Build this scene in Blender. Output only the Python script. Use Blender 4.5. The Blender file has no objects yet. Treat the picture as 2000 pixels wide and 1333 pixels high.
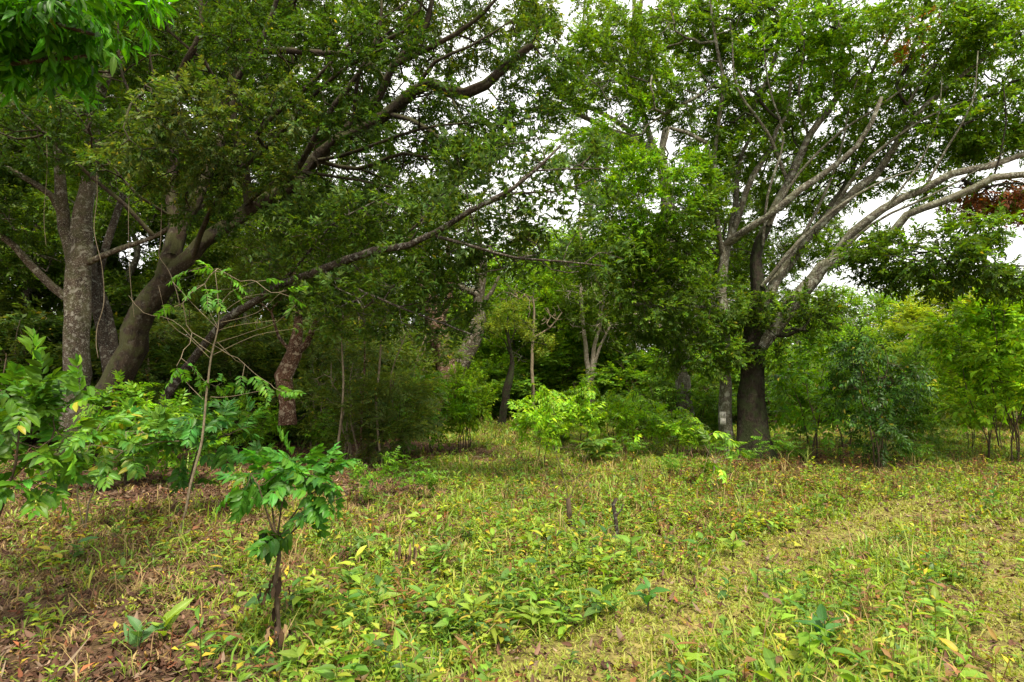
import bpy, math
import numpy as np

# ------------------------------------------------------------------ camera, sky, sun, exposure
SC = bpy.context.scene
COL = SC.collection
F = 1111.1                      # focal length in photo pixels (20 mm on full frame)
PITCH = math.radians(4.8)
EYE = 1.6
cam_data = bpy.data.cameras.new('camera')
cam_data.lens = 20.0
cam_data.sensor_width = 36.0
cam_data.clip_end = 2000
cam = bpy.data.objects.new('camera', cam_data)
COL.objects.link(cam)
cam.location = (0, 0, EYE)
cam.rotation_euler = (math.radians(90) + PITCH, 0, 0)
SC.camera = cam

SUN_EL, SUN_ROT = math.radians(63), math.radians(160)     # sun high, behind the camera, a little to the right
world = bpy.data.worlds.new('World')
SC.world = world
world.use_nodes = True
wt = world.node_tree
wt.nodes.clear()
wo = wt.nodes.new('ShaderNodeOutputWorld')
bg = wt.nodes.new('ShaderNodeBackground')
bg.inputs['Strength'].default_value = 0.10
sky = wt.nodes.new('ShaderNodeTexSky')
sky.sky_type = 'NISHITA'
sky.sun_disc = False
sky.sun_elevation = SUN_EL
sky.sun_rotation = SUN_ROT
sky.air_density = 1.0
sky.dust_density = 3.0
cn = wt.nodes.new('ShaderNodeTexNoise')
cn.inputs['Scale'].default_value = 2.2
cn.inputs['Detail'].default_value = 5
cr = wt.nodes.new('ShaderNodeValToRGB')
cr.color_ramp.elements[0].position = 0.35
cr.color_ramp.elements[0].color = (5.8, 5.7, 5.4, 1)
cr.color_ramp.elements[1].position = 0.7
cr.color_ramp.elements[1].color = (7.7, 7.5, 7.0, 1)
mx = wt.nodes.new('ShaderNodeMix')
mx.data_type = 'RGBA'
mx.inputs[0].default_value = 0.92
wt.links.new(cn.outputs['Fac'], cr.inputs[0])
wt.links.new(sky.outputs[0], mx.inputs[6])
wt.links.new(cr.outputs[0], mx.inputs[7])
wt.links.new(mx.outputs[2], bg.inputs['Color'])
wt.links.new(bg.outputs[0], wo.inputs[0])

sun_data = bpy.data.lights.new('sun', 'SUN')
sun_data.energy = 2.8
sun_data.angle = math.radians(8)
sun_data.color = (1.0, 0.92, 0.76)
sun = bpy.data.objects.new('sun', sun_data)
COL.objects.link(sun)
sun.location = (20, 20, 40)
sun.rotation_euler = (math.radians(90) - SUN_EL, 0, math.pi - SUN_ROT)

SC.view_settings.view_transform = 'Standard'
SC.view_settings.look = 'None'
SC.view_settings.exposure = 1.55
SC.view_settings.gamma = 1
try:
    SC.cycles.max_bounces = 6
    SC.cycles.diffuse_bounces = 4
    SC.cycles.glossy_bounces = 2
    SC.cycles.transmission_bounces = 4
    SC.cycles.caustics_reflective = False
    SC.cycles.caustics_refractive = False
except Exception:
    pass

# ------------------------------------------------------------------ geometry of the view
cp, sp = math.cos(PITCH), math.sin(PITCH)


def P(px, py, Y):
    """the point seen at photo pixel px, py at distance Y"""
    dx = (px - 1000) / F
    dz = (666.5 - py) / F
    d = np.array([dx, cp - dz * sp, sp + dz * cp])
    return np.array([0, 0, EYE]) + d * (Y / d[1])


def terrain(x, y):
    x = np.asarray(x, float)
    y = np.asarray(y, float)
    return (0.05 * np.sin(x * 0.7 + 1.3) * np.sin(y * 0.55) + 0.03 * np.sin(x * 1.9 + y * 1.3)
            + 0.012 * np.sin(x * 4.7 - y * 3.9) + 0.012 * np.sin(x * 6.1 + y * 5.2 + 2))


def Gd(px, py):
    """ground point under photo pixel"""
    dx = (px - 1000) / F
    dz = (666.5 - py) / F
    d = np.array([dx, cp - dz * sp, sp + dz * cp])
    p = d * (EYE / -d[2])
    return np.array([p[0], p[1], float(terrain(p[0], p[1]))])


def GY(px, Y):
    x = (px - 1000) / F * Y * 1.0
    return np.array([x, Y, float(terrain(x, Y))])


# ------------------------------------------------------------------ mesh building
def make_mesh(name, V, faces, cols=None, smooth=False):
    """V (n,3); faces: list of (m,k) index arrays; cols (n,4)"""
    me = bpy.data.meshes.new(name)
    V = np.ascontiguousarray(V, dtype=np.float32)
    me.vertices.add(len(V))
    me.vertices.foreach_set('co', V.ravel())
    faces = [f for f in faces if len(f)]
    nl = sum(f.size for f in faces)
    npoly = sum(len(f) for f in faces)
    me.loops.add(nl)
    me.polygons.add(npoly)
    me.loops.foreach_set('vertex_index', np.concatenate([f.ravel() for f in faces]).astype(np.int32))
    tot = np.concatenate([np.full(len(f), f.shape[1]) for f in faces])
    st = np.concatenate([[0], np.cumsum(tot)[:-1]]).astype(np.int32)
    me.polygons.foreach_set('loop_start', st)
    if smooth:
        me.polygons.foreach_set('use_smooth', np.ones(npoly, bool))
    me.update(calc_edges=True)
    if cols is not None:
        a = me.attributes.new('col', 'FLOAT_COLOR', 'POINT')
        a.data.foreach_set('color', np.ascontiguousarray(cols, dtype=np.float32).ravel())
    return me


class Geo:
    """collects pieces of geometry for one mesh"""
    def __init__(self):
        self.V, self.Fq, self.Ft, self.C, self.n = [], [], [], [], 0

    def add(self, V, quads=None, tris=None, cols=None):
        if len(V) == 0:
            return
        self.V.append(V)
        if quads is not None and len(quads):
            self.Fq.append(quads + self.n)
        if tris is not None and len(tris):
            self.Ft.append(tris + self.n)
        self.C.append(cols if cols is not None else np.ones((len(V), 4)))
        self.n += len(V)

    def mesh(self, name, smooth=False):
        fs = []
        if self.Fq:
            fs.append(np.concatenate(self.Fq))
        if self.Ft:
            fs.append(np.concatenate(self.Ft))
        return make_mesh(name, np.concatenate(self.V), fs, np.concatenate(self.C), smooth)


def norm(v):
    v = np.asarray(v, float)
    return v / (np.linalg.norm(v, axis=-1, keepdims=True) + 1e-9)


def empty(name, loc, label, cat, group=None):
    o = bpy.data.objects.new(name, None)
    o.empty_display_size = 0.2
    COL.objects.link(o)
    o.location = loc
    o['label'] = label
    o['category'] = cat
    if group:
        o['group'] = group
    return o


def part(name, me, mat, parent, label=None):
    o = bpy.data.objects.new(name, me)
    COL.objects.link(o)
    if mat is not None and not me.materials:
        me.materials.append(mat)
    o.parent = parent
    if label:
        o['label'] = label
    return o


def copy_thing(src, loc, rot, scale, label, group):
    r = src.copy()
    COL.objects.link(r)
    r.location = loc
    r.rotation_euler = (0, 0, rot)
    r.scale = scale if hasattr(scale, '__len__') else (scale,) * 3
    r['label'] = label
    if group:
        r['group'] = group
    for ch in list(src.children):
        c = ch.copy()
        COL.objects.link(c)
        c.parent = r
    return r


# ------------------------------------------------------------------ materials
def nt(name):
    m = bpy.data.materials.new(name)
    m.use_nodes = True
    t = m.node_tree
    t.nodes.clear()
    out = t.nodes.new('ShaderNodeOutputMaterial')
    return m, t, out


def leaf_mat(name, trans=0.44, rough=0.55, spec=0.18, vein=0.0, tint=(1.55, 1.5, 0.45), bump=0.0):
    m, t, out = nt(name)
    at = t.nodes.new('ShaderNodeAttribute')
    at.attribute_name = 'col'
    col = at.outputs['Color']
    if vein:
        rp = t.nodes.new('ShaderNodeMapRange')
        rp.inputs[1].default_value = 0.0
        rp.inputs[2].default_value = 0.12
        rp.inputs[3].default_value = 1.0 + vein
        rp.inputs[4].default_value = 1.0
        t.links.new(at.outputs['Alpha'], rp.inputs[0])
        vm = t.nodes.new('ShaderNodeVectorMath')
        vm.operation = 'SCALE'
        t.links.new(col, vm.inputs[0])
        t.links.new(rp.outputs[0], vm.inputs['Scale'])
        col = vm.outputs[0]
    pr = t.nodes.new('ShaderNodeBsdfPrincipled')
    pr.inputs['Roughness'].default_value = rough
    pr.inputs['Specular IOR Level'].default_value = spec
    t.links.new(col, pr.inputs['Base Color'])
    tr = t.nodes.new('ShaderNodeBsdfTranslucent')
    mul = t.nodes.new('ShaderNodeVectorMath')
    mul.operation = 'MULTIPLY'
    mul.inputs[1].default_value = tint
    t.links.new(col, mul.inputs[0])
    t.links.new(mul.outputs[0], tr.inputs[0])
    ms = t.nodes.new('ShaderNodeMixShader')
    ms.inputs[0].default_value = trans
    t.links.new(pr.outputs[0], ms.inputs[1])
    t.links.new(tr.outputs[0], ms.inputs[2])
    t.links.new(ms.outputs[0], out.inputs[0])
    return m


def bark_mat(name, dark, light, moss=None, moss_amt=0.0, lichen=None, lichen_amt=0.0, scale=6.0, bump=0.6):
    m, t, out = nt(name)
    L = t.links
    tc = t.nodes.new('ShaderNodeTexCoord')
    mp = t.nodes.new('ShaderNodeMapping')
    mp.inputs['Scale'].default_value = (1, 1, 0.45)
    L.new(tc.outputs['Object'], mp.inputs[0])
    n1 = t.nodes.new('ShaderNodeTexNoise')
    n1.inputs['Scale'].default_value = scale * 3
    n1.inputs['Detail'].default_value = 8
    n1.inputs['Roughness'].default_value = 0.65
    L.new(mp.outputs[0], n1.inputs['Vector'])
    n0 = t.nodes.new('ShaderNodeTexNoise')
    n0.inputs['Scale'].default_value = scale * 0.5
    n0.inputs['Detail'].default_value = 4
    L.new(tc.outputs['Object'], n0.inputs['Vector'])
    av = t.nodes.new('ShaderNodeMath')
    av.operation = 'MULTIPLY_ADD'
    av.inputs[1].default_value = 0.6
    L.new(n1.outputs['Fac'], av.inputs[0])
    hv = t.nodes.new('ShaderNodeMath')
    hv.operation = 'MULTIPLY'
    hv.inputs[1].default_value = 0.4
    L.new(n0.outputs['Fac'], hv.inputs[0])
    L.new(hv.outputs[0], av.inputs[2])
    r = t.nodes.new('ShaderNodeValToRGB')
    r.color_ramp.elements[0].position = 0.36
    r.color_ramp.elements[0].color = (*dark, 1)
    r.color_ramp.elements[1].position = 0.64
    r.color_ramp.elements[1].color = (*light, 1)
    L.new(av.outputs[0], r.inputs[0])
    col = r.outputs[0]

    def over(col, c2, amt, sc, detail, thr, soft, up=False):
        n = t.nodes.new('ShaderNodeTexNoise')
        n.inputs['Scale'].default_value = sc
        n.inputs['Detail'].default_value = detail
        L.new(tc.outputs['Object'], n.inputs['Vector'])
        v = n.outputs['Fac']
        if up:
            g = t.nodes.new('ShaderNodeNewGeometry')
            s = t.nodes.new('ShaderNodeSeparateXYZ')
            L.new(g.outputs['Normal'], s.inputs[0])
            ma = t.nodes.new('ShaderNodeMath')
            ma.operation = 'MULTIPLY_ADD'
            ma.inputs[1].default_value = 0.22
            L.new(s.outputs[2], ma.inputs[0])
            L.new(v, ma.inputs[2])
            v = ma.outputs[0]
        q = t.nodes.new('ShaderNodeMapRange')
        q.inputs[1].default_value = thr
        q.inputs[2].default_value = thr + soft
        q.inputs[4].default_value = amt
        L.new(v, q.inputs[0])
        mm = t.nodes.new('ShaderNodeMix')
        mm.data_type = 'RGBA'
        L.new(q.outputs[0], mm.inputs[0])
        L.new(col, mm.inputs[6])
        mm.inputs[7].default_value = (*c2, 1)
        return mm.outputs[2]
    if lichen:
        col = over(col, lichen, 0.85 * min(1, lichen_amt * 2), 9, 6, 0.62 - 0.12 * lichen_amt, 0.05)
        col = over(col, lichen, 0.8 * min(1, lichen_amt * 2), 38, 3, 0.60 - 0.06 * lichen_amt, 0.04)
    if moss:
        col = over(col, moss, moss_amt, 5, 8, 0.47, 0.12, True)
    pr = t.nodes.new('ShaderNodeBsdfPrincipled')
    pr.inputs['Roughness'].default_value = 0.9
    pr.inputs['Specular IOR Level'].default_value = 0.2
    L.new(col, pr.inputs['Base Color'])
    bp = t.nodes.new('ShaderNodeBump')
    bp.inputs['Strength'].default_value = bump
    bp.inputs['Distance'].default_value = 0.07
    L.new(av.outputs[0], bp.inputs['Height'])
    L.new(bp.outputs[0], pr.inputs['Normal'])
    L.new(pr.outputs[0], out.inputs[0])
    return m


M_LEAF = leaf_mat('leaf')
M_LEAF_GLOSSY = leaf_mat('leaf_glossy', trans=0.38, rough=0.42, spec=0.24, vein=0.6)
M_HERB = leaf_mat('herb_leaf', trans=0.4, rough=0.5, spec=0.35, vein=0.35)
M_DRY = leaf_mat('dry_leaf', trans=0.15, rough=0.75, spec=0.2, tint=(1.1, 1, 0.8))
M_BARK_MOSS = bark_mat('bark_mossy', (0.010, 0.007, 0.0045), (0.058, 0.04, 0.025), moss=(0.042, 0.05, 0.012), moss_amt=0.6,
                       lichen=(0.17, 0.16, 0.12), lichen_amt=0.15, scale=5, bump=1.0)
M_BARK_PALE = bark_mat('bark_pale', (0.03, 0.02, 0.013), (0.13, 0.1, 0.07), moss=(0.06, 0.075, 0.02), moss_amt=0.35,
                       lichen=(0.3, 0.28, 0.23), lichen_amt=0.45, scale=5, bump=0.7)
M_BARK_DARK = bark_mat('bark_dark', (0.018, 0.013, 0.01), (0.075, 0.055, 0.04), lichen=(0.3, 0.3, 0.25), lichen_amt=0.3, scale=5, bump=1.0)
M_BARK_GREY = bark_mat('bark_grey', (0.028, 0.022, 0.016), (0.17, 0.145, 0.108), moss=(0.07, 0.085, 0.03), moss_amt=0.35,
                       lichen=(0.3, 0.3, 0.24), lichen_amt=0.5, scale=6, bump=0.8)
M_BARK_ROUGH = bark_mat('bark_rough', (0.008, 0.006, 0.004), (0.042, 0.031, 0.021), moss=(0.03, 0.045, 0.012), moss_amt=0.6, lichen=(0.14, 0.13, 0.1), lichen_amt=0.1, scale=7, bump=1.0)
M_BARK_RED = bark_mat('bark_red', (0.03, 0.014, 0.008), (0.13, 0.065, 0.038), lichen=(0.35, 0.28, 0.2), lichen_amt=0.4, scale=6, bump=0.8)
M_BARK_WHITE = bark_mat('bark_white', (0.16, 0.12, 0.08), (0.5, 0.44, 0.36), scale=6, bump=0.5)
M_TWIG = bark_mat('bark_twig', (0.03, 0.02, 0.012), (0.11, 0.08, 0.05), scale=20, bump=0.2)
M_TWIG_PALE = bark_mat('bark_twig_pale', (0.1, 0.075, 0.045), (0.26, 0.21, 0.14), scale=20, bump=0.2)

# ------------------------------------------------------------------ leaves


def leaf_proto(ns, width, fold=0.18, droop=0.25, wavy=0.0, pos=0.45):
    """unit leaf along +x, width across y.  ns stations.  returns V, quads, tris, alpha"""
    if ns <= 1:
        V = np.array([[0, 0, 0], [pos, -width / 2, fold * width], [1, 0, -droop * 0.5], [pos, width / 2, fold * width]])
        return V, np.array([[0, 1, 2, 3]]), np.zeros((0, 3), int), np.array([0.3, 0.6, 0.3, 0.6])
    if ns == 2:
        V = np.array([[0, 0, 0], [pos * 0.9, 0, 0.02], [pos * 0.9, -width / 2, fold * width], [pos * 0.9, width / 2, fold * width],
                      [1, 0, -droop]])
        T = np.array([[0, 2, 1], [1, 2, 4], [0, 1, 3], [1, 4, 3]])
        return V, np.zeros((0, 4), int), T, np.array([0.0, 0, 1, 1, 0])
    V, A = [], []
    for i in range(ns + 1):
        s = i / ns
        w = width / 2 * (math.sin(math.pi * s ** (0.85)) ** 0.8) if 0 < s < 1 else 0.004
        z = -droop * s * s
        zz = wavy * math.sin(i * 2.4)
        for k, a in ((-1, 1.0), (-0.5, 0.5), (0, 0.0), (0.5, 0.5), (1, 1.0)):
            V.append([s, k * w, z + abs(k) * fold * w * 2 * (1 + (zz if abs(k) == 1 else 0))])
            A.append(a)
    Q = []
    for i in range(ns):
        for k in range(4):
            a = i * 5 + k
            Q.append([a, a + 5, a + 6, a + 1])
    return np.array(V), np.array(Q), np.zeros((0, 3), int), np.array(A)


def rots(d, up):
    """frames with x=d and z~up. arrays (n,3) -> (n,3,3) rows x,y,z"""
    x = norm(d)
    y = norm(np.cross(up, x))
    z = np.cross(x, y)
    return np.stack([x, y, z], axis=1)


# each spray kind: positions, frames, scales on a twig that runs along +x
def make_spray(kind, rng):
    O, D, U, S = [], [], [], []

    def lf(o, d, u, s):
        O.append(o); D.append(d); U.append(u); S.append(s)
    if kind == 'laurel':
        n = 13
        L = 0.3
        for i in range(n):
            t = (i + 0.5) / n
            side = 1 if i % 2 else -1
            a = math.radians(rng.uniform(35, 75)) * (1 - 0.5 * t)
            o = [L * t, 0, rng.normal(0, 0.01)]
            d = [math.cos(a), side * math.sin(a) * 0.9, rng.normal(-0.1, 0.35)]
            lf(o, d, [rng.normal(0, 0.4), rng.normal(0, 0.4), 1], rng.uniform(0.7, 1.15))
    elif kind == 'fine':
        n = 18
        L = 0.34
        for i in range(n):
            t = (i + 0.5) / n
            side = 1 if i % 2 else -1
            a = math.radians(rng.uniform(30, 70))
            o = [L * t, rng.normal(0, 0.035), rng.normal(0, 0.03)]
            d = [math.cos(a), side * math.sin(a), rng.normal(-0.1, 0.5)]
            lf(o, d, [rng.normal(0, 0.6), rng.normal(0, 0.6), 1], rng.uniform(0.6, 1.1))
    elif kind == 'pinnate':
        for k in range(5):                                # compound leaves, narrow leaflets both sides
            az = rng.uniform(-1.3, 1.3)
            el = rng.uniform(-0.5, 0.6)
            ax = np.array([math.cos(az) * math.cos(el), math.sin(az) * math.cos(el), math.sin(el)])
            sd = norm(np.cross([0, 0, 1], ax))
            base = np.array([0.08 * k, 0, 0])
            m = 7
            for i in range(m):
                t = (i + 1) / m
                for s in (-1, 1):
                    lf(base + ax * (0.24 * t) + [0, 0, -0.06 * t * t], ax * 0.55 + sd * s * 0.85 + [0, 0, -0.15],
                       [rng.normal(0, 0.15), rng.normal(0, 0.15), 1], 1 - 0.35 * abs(t - 0.4))
    elif kind == 'whorl':
        for k in range(3):
            c = np.array([0.13 * (k + 0.4), rng.normal(0, 0.05), rng.normal(0.02, 0.03)])
            m = 8
            for i in range(m):
                az = 2 * math.pi * i / m + rng.uniform(-0.3, 0.3)
                d = [0.45 + 0.3 * math.cos(az), 0.8 * math.sin(az), 0.45 + 0.5 * math.cos(az) + rng.normal(0, 0.15)]
                lf(c, d, [-0.4, rng.normal(0, 0.3), 1], rng.uniform(0.7, 1.15))
    elif kind == 'coffee':
        n = 5
        L = 0.42
        for i in range(n):
            t = (i + 0.6) / n
            for s in (-1, 1):
                a = math.radians(rng.uniform(45, 68)) * (1.1 - 0.5 * t)
                lf([L * t, 0, -0.05 * t * t], [math.cos(a), s * math.sin(a), rng.normal(-0.12, 0.16)],
                   [rng.normal(0, 0.2), rng.normal(0, 0.25), 1], rng.uniform(0.8, 1.1) * (1 - 0.3 * t))
        lf([L, 0, -0.05], [1, 0.1, 0.15], [0, 0.2, 1], 0.6)
    elif kind == 'mango':
        n = 11
        L = 0.5
        for i in range(n):
            t = (i + 0.5) / n
            az = 2.4 * i + rng.uniform(-0.3, 0.3)
            lf([L * t, 0, -0.06 * t], [0.55, 0.75 * math.sin(az), 0.35 * math.cos(az) - 0.55 + rng.normal(0, 0.12)],
               [0.3, rng.normal(0, 0.2), 1], rng.uniform(0.75, 1.15))
    else:                                                  # 'tuft' narrow upright leaves
        for i in range(12):
            az = rng.uniform(0, 6.28)
            lf([rng.uniform(0, 0.25), 0, 0], [0.7, 0.6 * math.sin(az), 0.6 * math.cos(az)], [0, 0.3, 1], rng.uniform(0.6, 1.2))
    O = np.array(O, float); S = np.array(S, float)
    A = rots(np.array(D, float), np.array(U, float))
    return O, A, S


_rng0 = np.random.default_rng(7)
SPRAYS = {k: [make_spray(k, _rng0) for _ in range(7)] for k in ('laurel', 'fine', 'pinnate', 'whorl', 'coffee', 'mango', 'tuft')}
LEAFW = {'laurel': 0.42, 'fine': 0.4, 'pinnate': 0.3, 'whorl': 0.33, 'coffee': 0.42, 'mango': 0.27, 'tuft': 0.2}


def palette(rng, n, base, var=0.22, yellow=0.0, ycol=(0.35, 0.28, 0.03), warm=0.15):
    """per leaf colours: small random changes of value and hue, a few yellowed leaves"""
    c = np.tile(np.array(base, float), (n, 1))
    c *= np.array([1.12, 1.0, .75])
    c *= np.exp(rng.normal(0, var, (n, 1)))
    h = rng.normal(0, warm, (n, 1))
    c[:, :1] *= np.exp(h)
    c[:, 2:] *= np.exp(-h)
    if yellow > 0:
        m = rng.random(n) < yellow
        k = rng.uniform(0.4, 1, (m.sum(), 1))
        c[m] = c[m] * (1 - k) + np.array(ycol) * k
    return np.clip(c, 0.004, 0.7)


def stamp_sprays(geo, pts, dirs, kind, size, ns, rng, base, var=0.2, yellow=0.0, ycol=(0.35, 0.28, 0.03), spray_scale=1.0,
                 upj=0.45, droop=0.25, wavy=0.0, warm=0.15, width=None, clump=0.25):
    """put one spray of leaves at each point"""
    n = len(pts)
    if n == 0:
        return
    up = np.stack([rng.normal(0, upj, n), rng.normal(0, upj, n), np.ones(n)], 1)
    R = rots(dirs, up)
    V0, Q0, T0, A0 = leaf_proto(ns, width or LEAFW[kind], droop=droop, wavy=wavy)
    which = rng.integers(0, 7, n)
    cl = np.exp(rng.normal(0, clump, n))
    for w in range(7):
        idx = np.nonzero(which == w)[0]
        if len(idx) == 0:
            continue
        O, A, S = SPRAYS[kind][w]
        m = len(O)
        Rw = R[idx]                                        # k,3,3
        org = pts[idx][:, None, :] + np.einsum('mj,kji->kmi', O * spray_scale, Rw)
        fr = np.einsum('maj,kji->kmai', A, Rw).reshape(-1, 3, 3)
        org = org.reshape(-1, 3)
        sc = np.tile(S, len(idx)) * size * rng.uniform(0.8, 1.2, len(org))
        vv = np.einsum('va,nai->nvi', V0, fr) * sc[:, None, None] + org[:, None, :]
        nv = len(V0)
        N = len(org)
        off = (np.arange(N) * nv)[:, None, None]
        q = (Q0[None] + off).reshape(-1, 4) if len(Q0) else None
        t = (T0[None] + off).reshape(-1, 3) if len(T0) else None
        c = palette(rng, N, base, var, yellow, ycol, warm) * np.repeat(cl[idx], m)[:, None]
        cc = np.concatenate([np.repeat(c, nv, axis=0), np.tile(A0, N)[:, None]], 1)
        geo.add(vv.reshape(-1, 3), q, t, cc)


# ------------------------------------------------------------------ wood
def resample(pts, rad, step):
    pts = np.asarray(pts, float)
    rad = np.asarray(rad, float)
    if len(pts) < 2:
        return pts, rad
    out, ro = [], []
    ext = np.vstack([2 * pts[0] - pts[1], pts, 2 * pts[-1] - pts[-2]])
    for i in range(len(pts) - 1):
        p0, p1, p2, p3 = ext[i:i + 4]
        k = max(1, int(round(np.linalg.norm(p2 - p1) / step)))
        for j in range(k):
            t = j / k
            out.append(0.5 * ((2 * p1) + (-p0 + p2) * t + (2 * p0 - 5 * p1 + 4 * p2 - p3) * t * t + (-p0 + 3 * p1 - 3 * p2 + p3) * t ** 3))
            ro.append(rad[i] * (1 - t) + rad[i + 1] * t)
    out.append(pts[-1])
    ro.append(rad[-1])
    return np.array(out), np.array(ro)


def tube(geo, P_, R_, sides=12, rough=0.08, seed=0, cap=True, flute=0.0):
    n = len(P_)
    T = np.gradient(P_, axis=0)
    T = norm(T)
    a = np.array([1.0, 0, 0]) if abs(T[0][0]) < 0.8 else np.array([0, 1.0, 0])
    u = norm(a - T[0] * a.dot(T[0]))
    ph = np.random.default_rng(seed).uniform(0, 6.28, 12)
    V = []
    th = np.arange(sides) * 2 * math.pi / sides
    for i in range(n):
        u = norm(u - T[i] * u.dot(T[i]))
        v = np.cross(T[i], u)
        s = i * 0.45
        rr = R_[i] * (1 + rough * (np.sin(2 * th + ph[0] + s * 0.6) + 0.6 * np.sin(3 * th + ph[1] - s * 0.8) + 0.4 * np.sin(5 * th + ph[2] + s)
                                   + 0.5 * math.sin(s * 1.3 + ph[3]) + 0.55 * np.sin(7 * th + ph[5] + 0.9 * np.sin(s * 2.1 + ph[6])) * np.sin(s * 1.7 + 2 * th + ph[7]) + 0.5 * np.sin(4 * th - s * 2.9 + ph[8])) + flute * np.sin(4 * th + ph[4] + s * 0.15) * max(0, 1 - i / (0.5 * n)))
        V.append(P_[i] + np.outer(np.cos(th) * rr, u) + np.outer(np.sin(th) * rr, v))
    V = np.concatenate(V)
    i = np.repeat(np.arange(n - 1), sides)
    k = np.tile(np.arange(sides), n - 1)
    k2 = (k + 1) % sides
    Q = np.stack([i * sides + k, i * sides + k2, (i + 1) * sides + k2, (i + 1) * sides + k], 1)
    if cap:
        V = np.vstack([V, P_[-1] + T[-1] * R_[-1] * 0.5])
        kk = np.arange(sides)
        Tr = np.stack([(n - 1) * sides + kk, (n - 1) * sides + (kk + 1) % sides, np.full(sides, n * sides)], 1)
    else:
        Tr = None
    geo.add(V, Q, Tr)


class Skel:
    def __init__(self, cap=30000):
        self.p = np.zeros((cap, 3))
        self.d = np.zeros((cap, 3))
        self.par = np.full(cap, -1)
        self.main = np.full(cap, -1)          # 1 when node continues its parent's line
        self.fert = np.zeros(cap, bool)
        self.spec = np.zeros(cap)
        self.n = 0

    def add(self, p, d, par, main, fert, spec=0.0):
        i = self.n
        self.p[i] = p; self.d[i] = d; self.par[i] = par; self.main[i] = main; self.fert[i] = fert; self.spec[i] = spec
        self.n += 1
        return i


def plant_geo(limbs, tips, rng, seg=0.35, rtip=0.006, expo=2.3, leaf=None, leaf_nodes=2, curl=0.12, sides=5, up=0.0, rmax=None):
    """limbs: list of dict(P,R,fert0,own) in local coordinates.  tips: (n,3).
    returns trunk Geo, list of limb Geos, leaf points, leaf directions"""
    sk = Skel(60000)
    tubes = []
    for li, lb in enumerate(limbs):
        step = max(0.12, min(0.4, seg))
        Pn, Rn = resample(lb['P'], lb['R'], step)
        # natural crookedness
        if len(Pn) > 4:
            w = np.cumsum(rng.normal(0, 1, (len(Pn), 3)), 0)
            w -= np.linspace(0, 1, len(Pn))[:, None] * w[-1]
            Pn = Pn + w * np.clip(Rn, 0.01, 0.12)[:, None] * lb.get('wob', 0.22)
        tubes.append((Pn, Rn, lb))
        if sk.n and li:
            dd = np.linalg.norm(sk.p[:sk.n] - Pn[0], axis=1)
            par = int(dd.argmin())
        else:
            par = -1
        D = norm(np.gradient(Pn, axis=0))
        f0 = lb.get('fert0', 0.3)
        for i in range(len(Pn)):
            par = sk.add(Pn[i], D[i], par, 1 if i else 0, i / len(Pn) >= f0, Rn[i])
    nspec = sk.n
    if len(tips):
        if not sk.fert[:sk.n].any():
            sk.fert[sk.n - 1] = True
        f = np.nonzero(sk.fert[:sk.n])[0]
        dm = np.array([np.min(np.sum((sk.p[f] - t) ** 2, 1)) for t in tips])
        for t in tips[np.argsort(dm)]:
            n = sk.n
            v = t - sk.p[:n]
            dist = np.sqrt((v * v).sum(1)) + 1e-6
            cosang = (v * sk.d[:n]).sum(1) / dist
            cost = dist * (1.45 - 0.45 * cosang) + np.where(sk.fert[:n], 0, 1e6)
            j = int(cost.argmin())
            L = dist[j]
            k = max(1, int(math.ceil(L / seg)))
            p0 = sk.p[j].copy()
            c = p0 + sk.d[j] * L * 0.3 + np.array([0, 0, up * L]) + rng.normal(0, 0.08 * L, 3)
            par = j
            prev = p0
            for i in range(1, k + 1):
                s = i / k
                q = (1 - s) ** 2 * p0 + 2 * s * (1 - s) * (0.5 * (p0 + t) + (c - p0) * 0.45) + s * s * t
                if i < k:
                    q = q + rng.normal(0, curl * seg, 3)
                d = norm(q - prev)
                par = sk.add(q, d, par, 1 if i > 1 else 0, True, 0.0)
                prev = q
    n = sk.n
    cnt = np.zeros(n)
    haskid = np.zeros(n, bool)
    haskid[sk.par[1:n][sk.par[1:n] >= 0]] = True
    cnt[~haskid] = 1
    for i in range(n - 1, 0, -1):
        if sk.par[i] >= 0:
            cnt[sk.par[i]] += cnt[i]
    r = rtip * cnt ** (1 / expo)
    if rmax:
        r = np.minimum(r, rmax)
    trunk = Geo()
    own = []
    for ti, (Pn, Rn, lb) in enumerate(tubes):
        g = trunk if not lb.get('own') else Geo()
        tube(g, Pn, Rn, lb.get('sides', 12 if Rn[0] > 0.06 else 6), lb.get('rough', 0.07), seed=int(rng.integers(1e6)), flute=lb.get('flute', 0.0))
        if lb.get('own'):
            own.append(g)
    # grown twigs as linked rings
    idx = np.arange(nspec, n)
    if len(idx):
        pr = sk.par[idx]
        th = np.arange(sides) * 2 * math.pi / sides
        ref = np.array([0.35, 0.28, 0.12])

        def ring(pp, dd, rr):
            x = norm(np.cross(dd, ref))
            y = np.cross(dd, x)
            return pp[:, None, :] + rr[:, None, None] * (np.cos(th)[None, :, None] * x[:, None, :] + np.sin(th)[None, :, None] * y[:, None, :])
        A = ring(sk.p[idx], sk.d[idx], r[idx])
        first = sk.main[idx] == 0
        rp = np.where(first, r[idx] * 1.1, r[pr])
        dpar = np.where(first[:, None], sk.d[idx], sk.d[pr])
        B = ring(sk.p[pr], dpar, rp)
        V = np.concatenate([B, A], 1).reshape(-1, 3)
        k = np.arange(sides)
        q0 = np.stack([k, (k + 1) % sides, sides + (k + 1) % sides, sides + k], 1)
        Q = (q0[None] + (np.arange(len(idx)) * 2 * sides)[:, None, None]).reshape(-1, 4)
        trunk.add(V, Q)
    lm = idx[cnt[idx] <= leaf_nodes]
    return trunk, own, sk.p[lm].copy(), sk.d[lm].copy()


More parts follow.
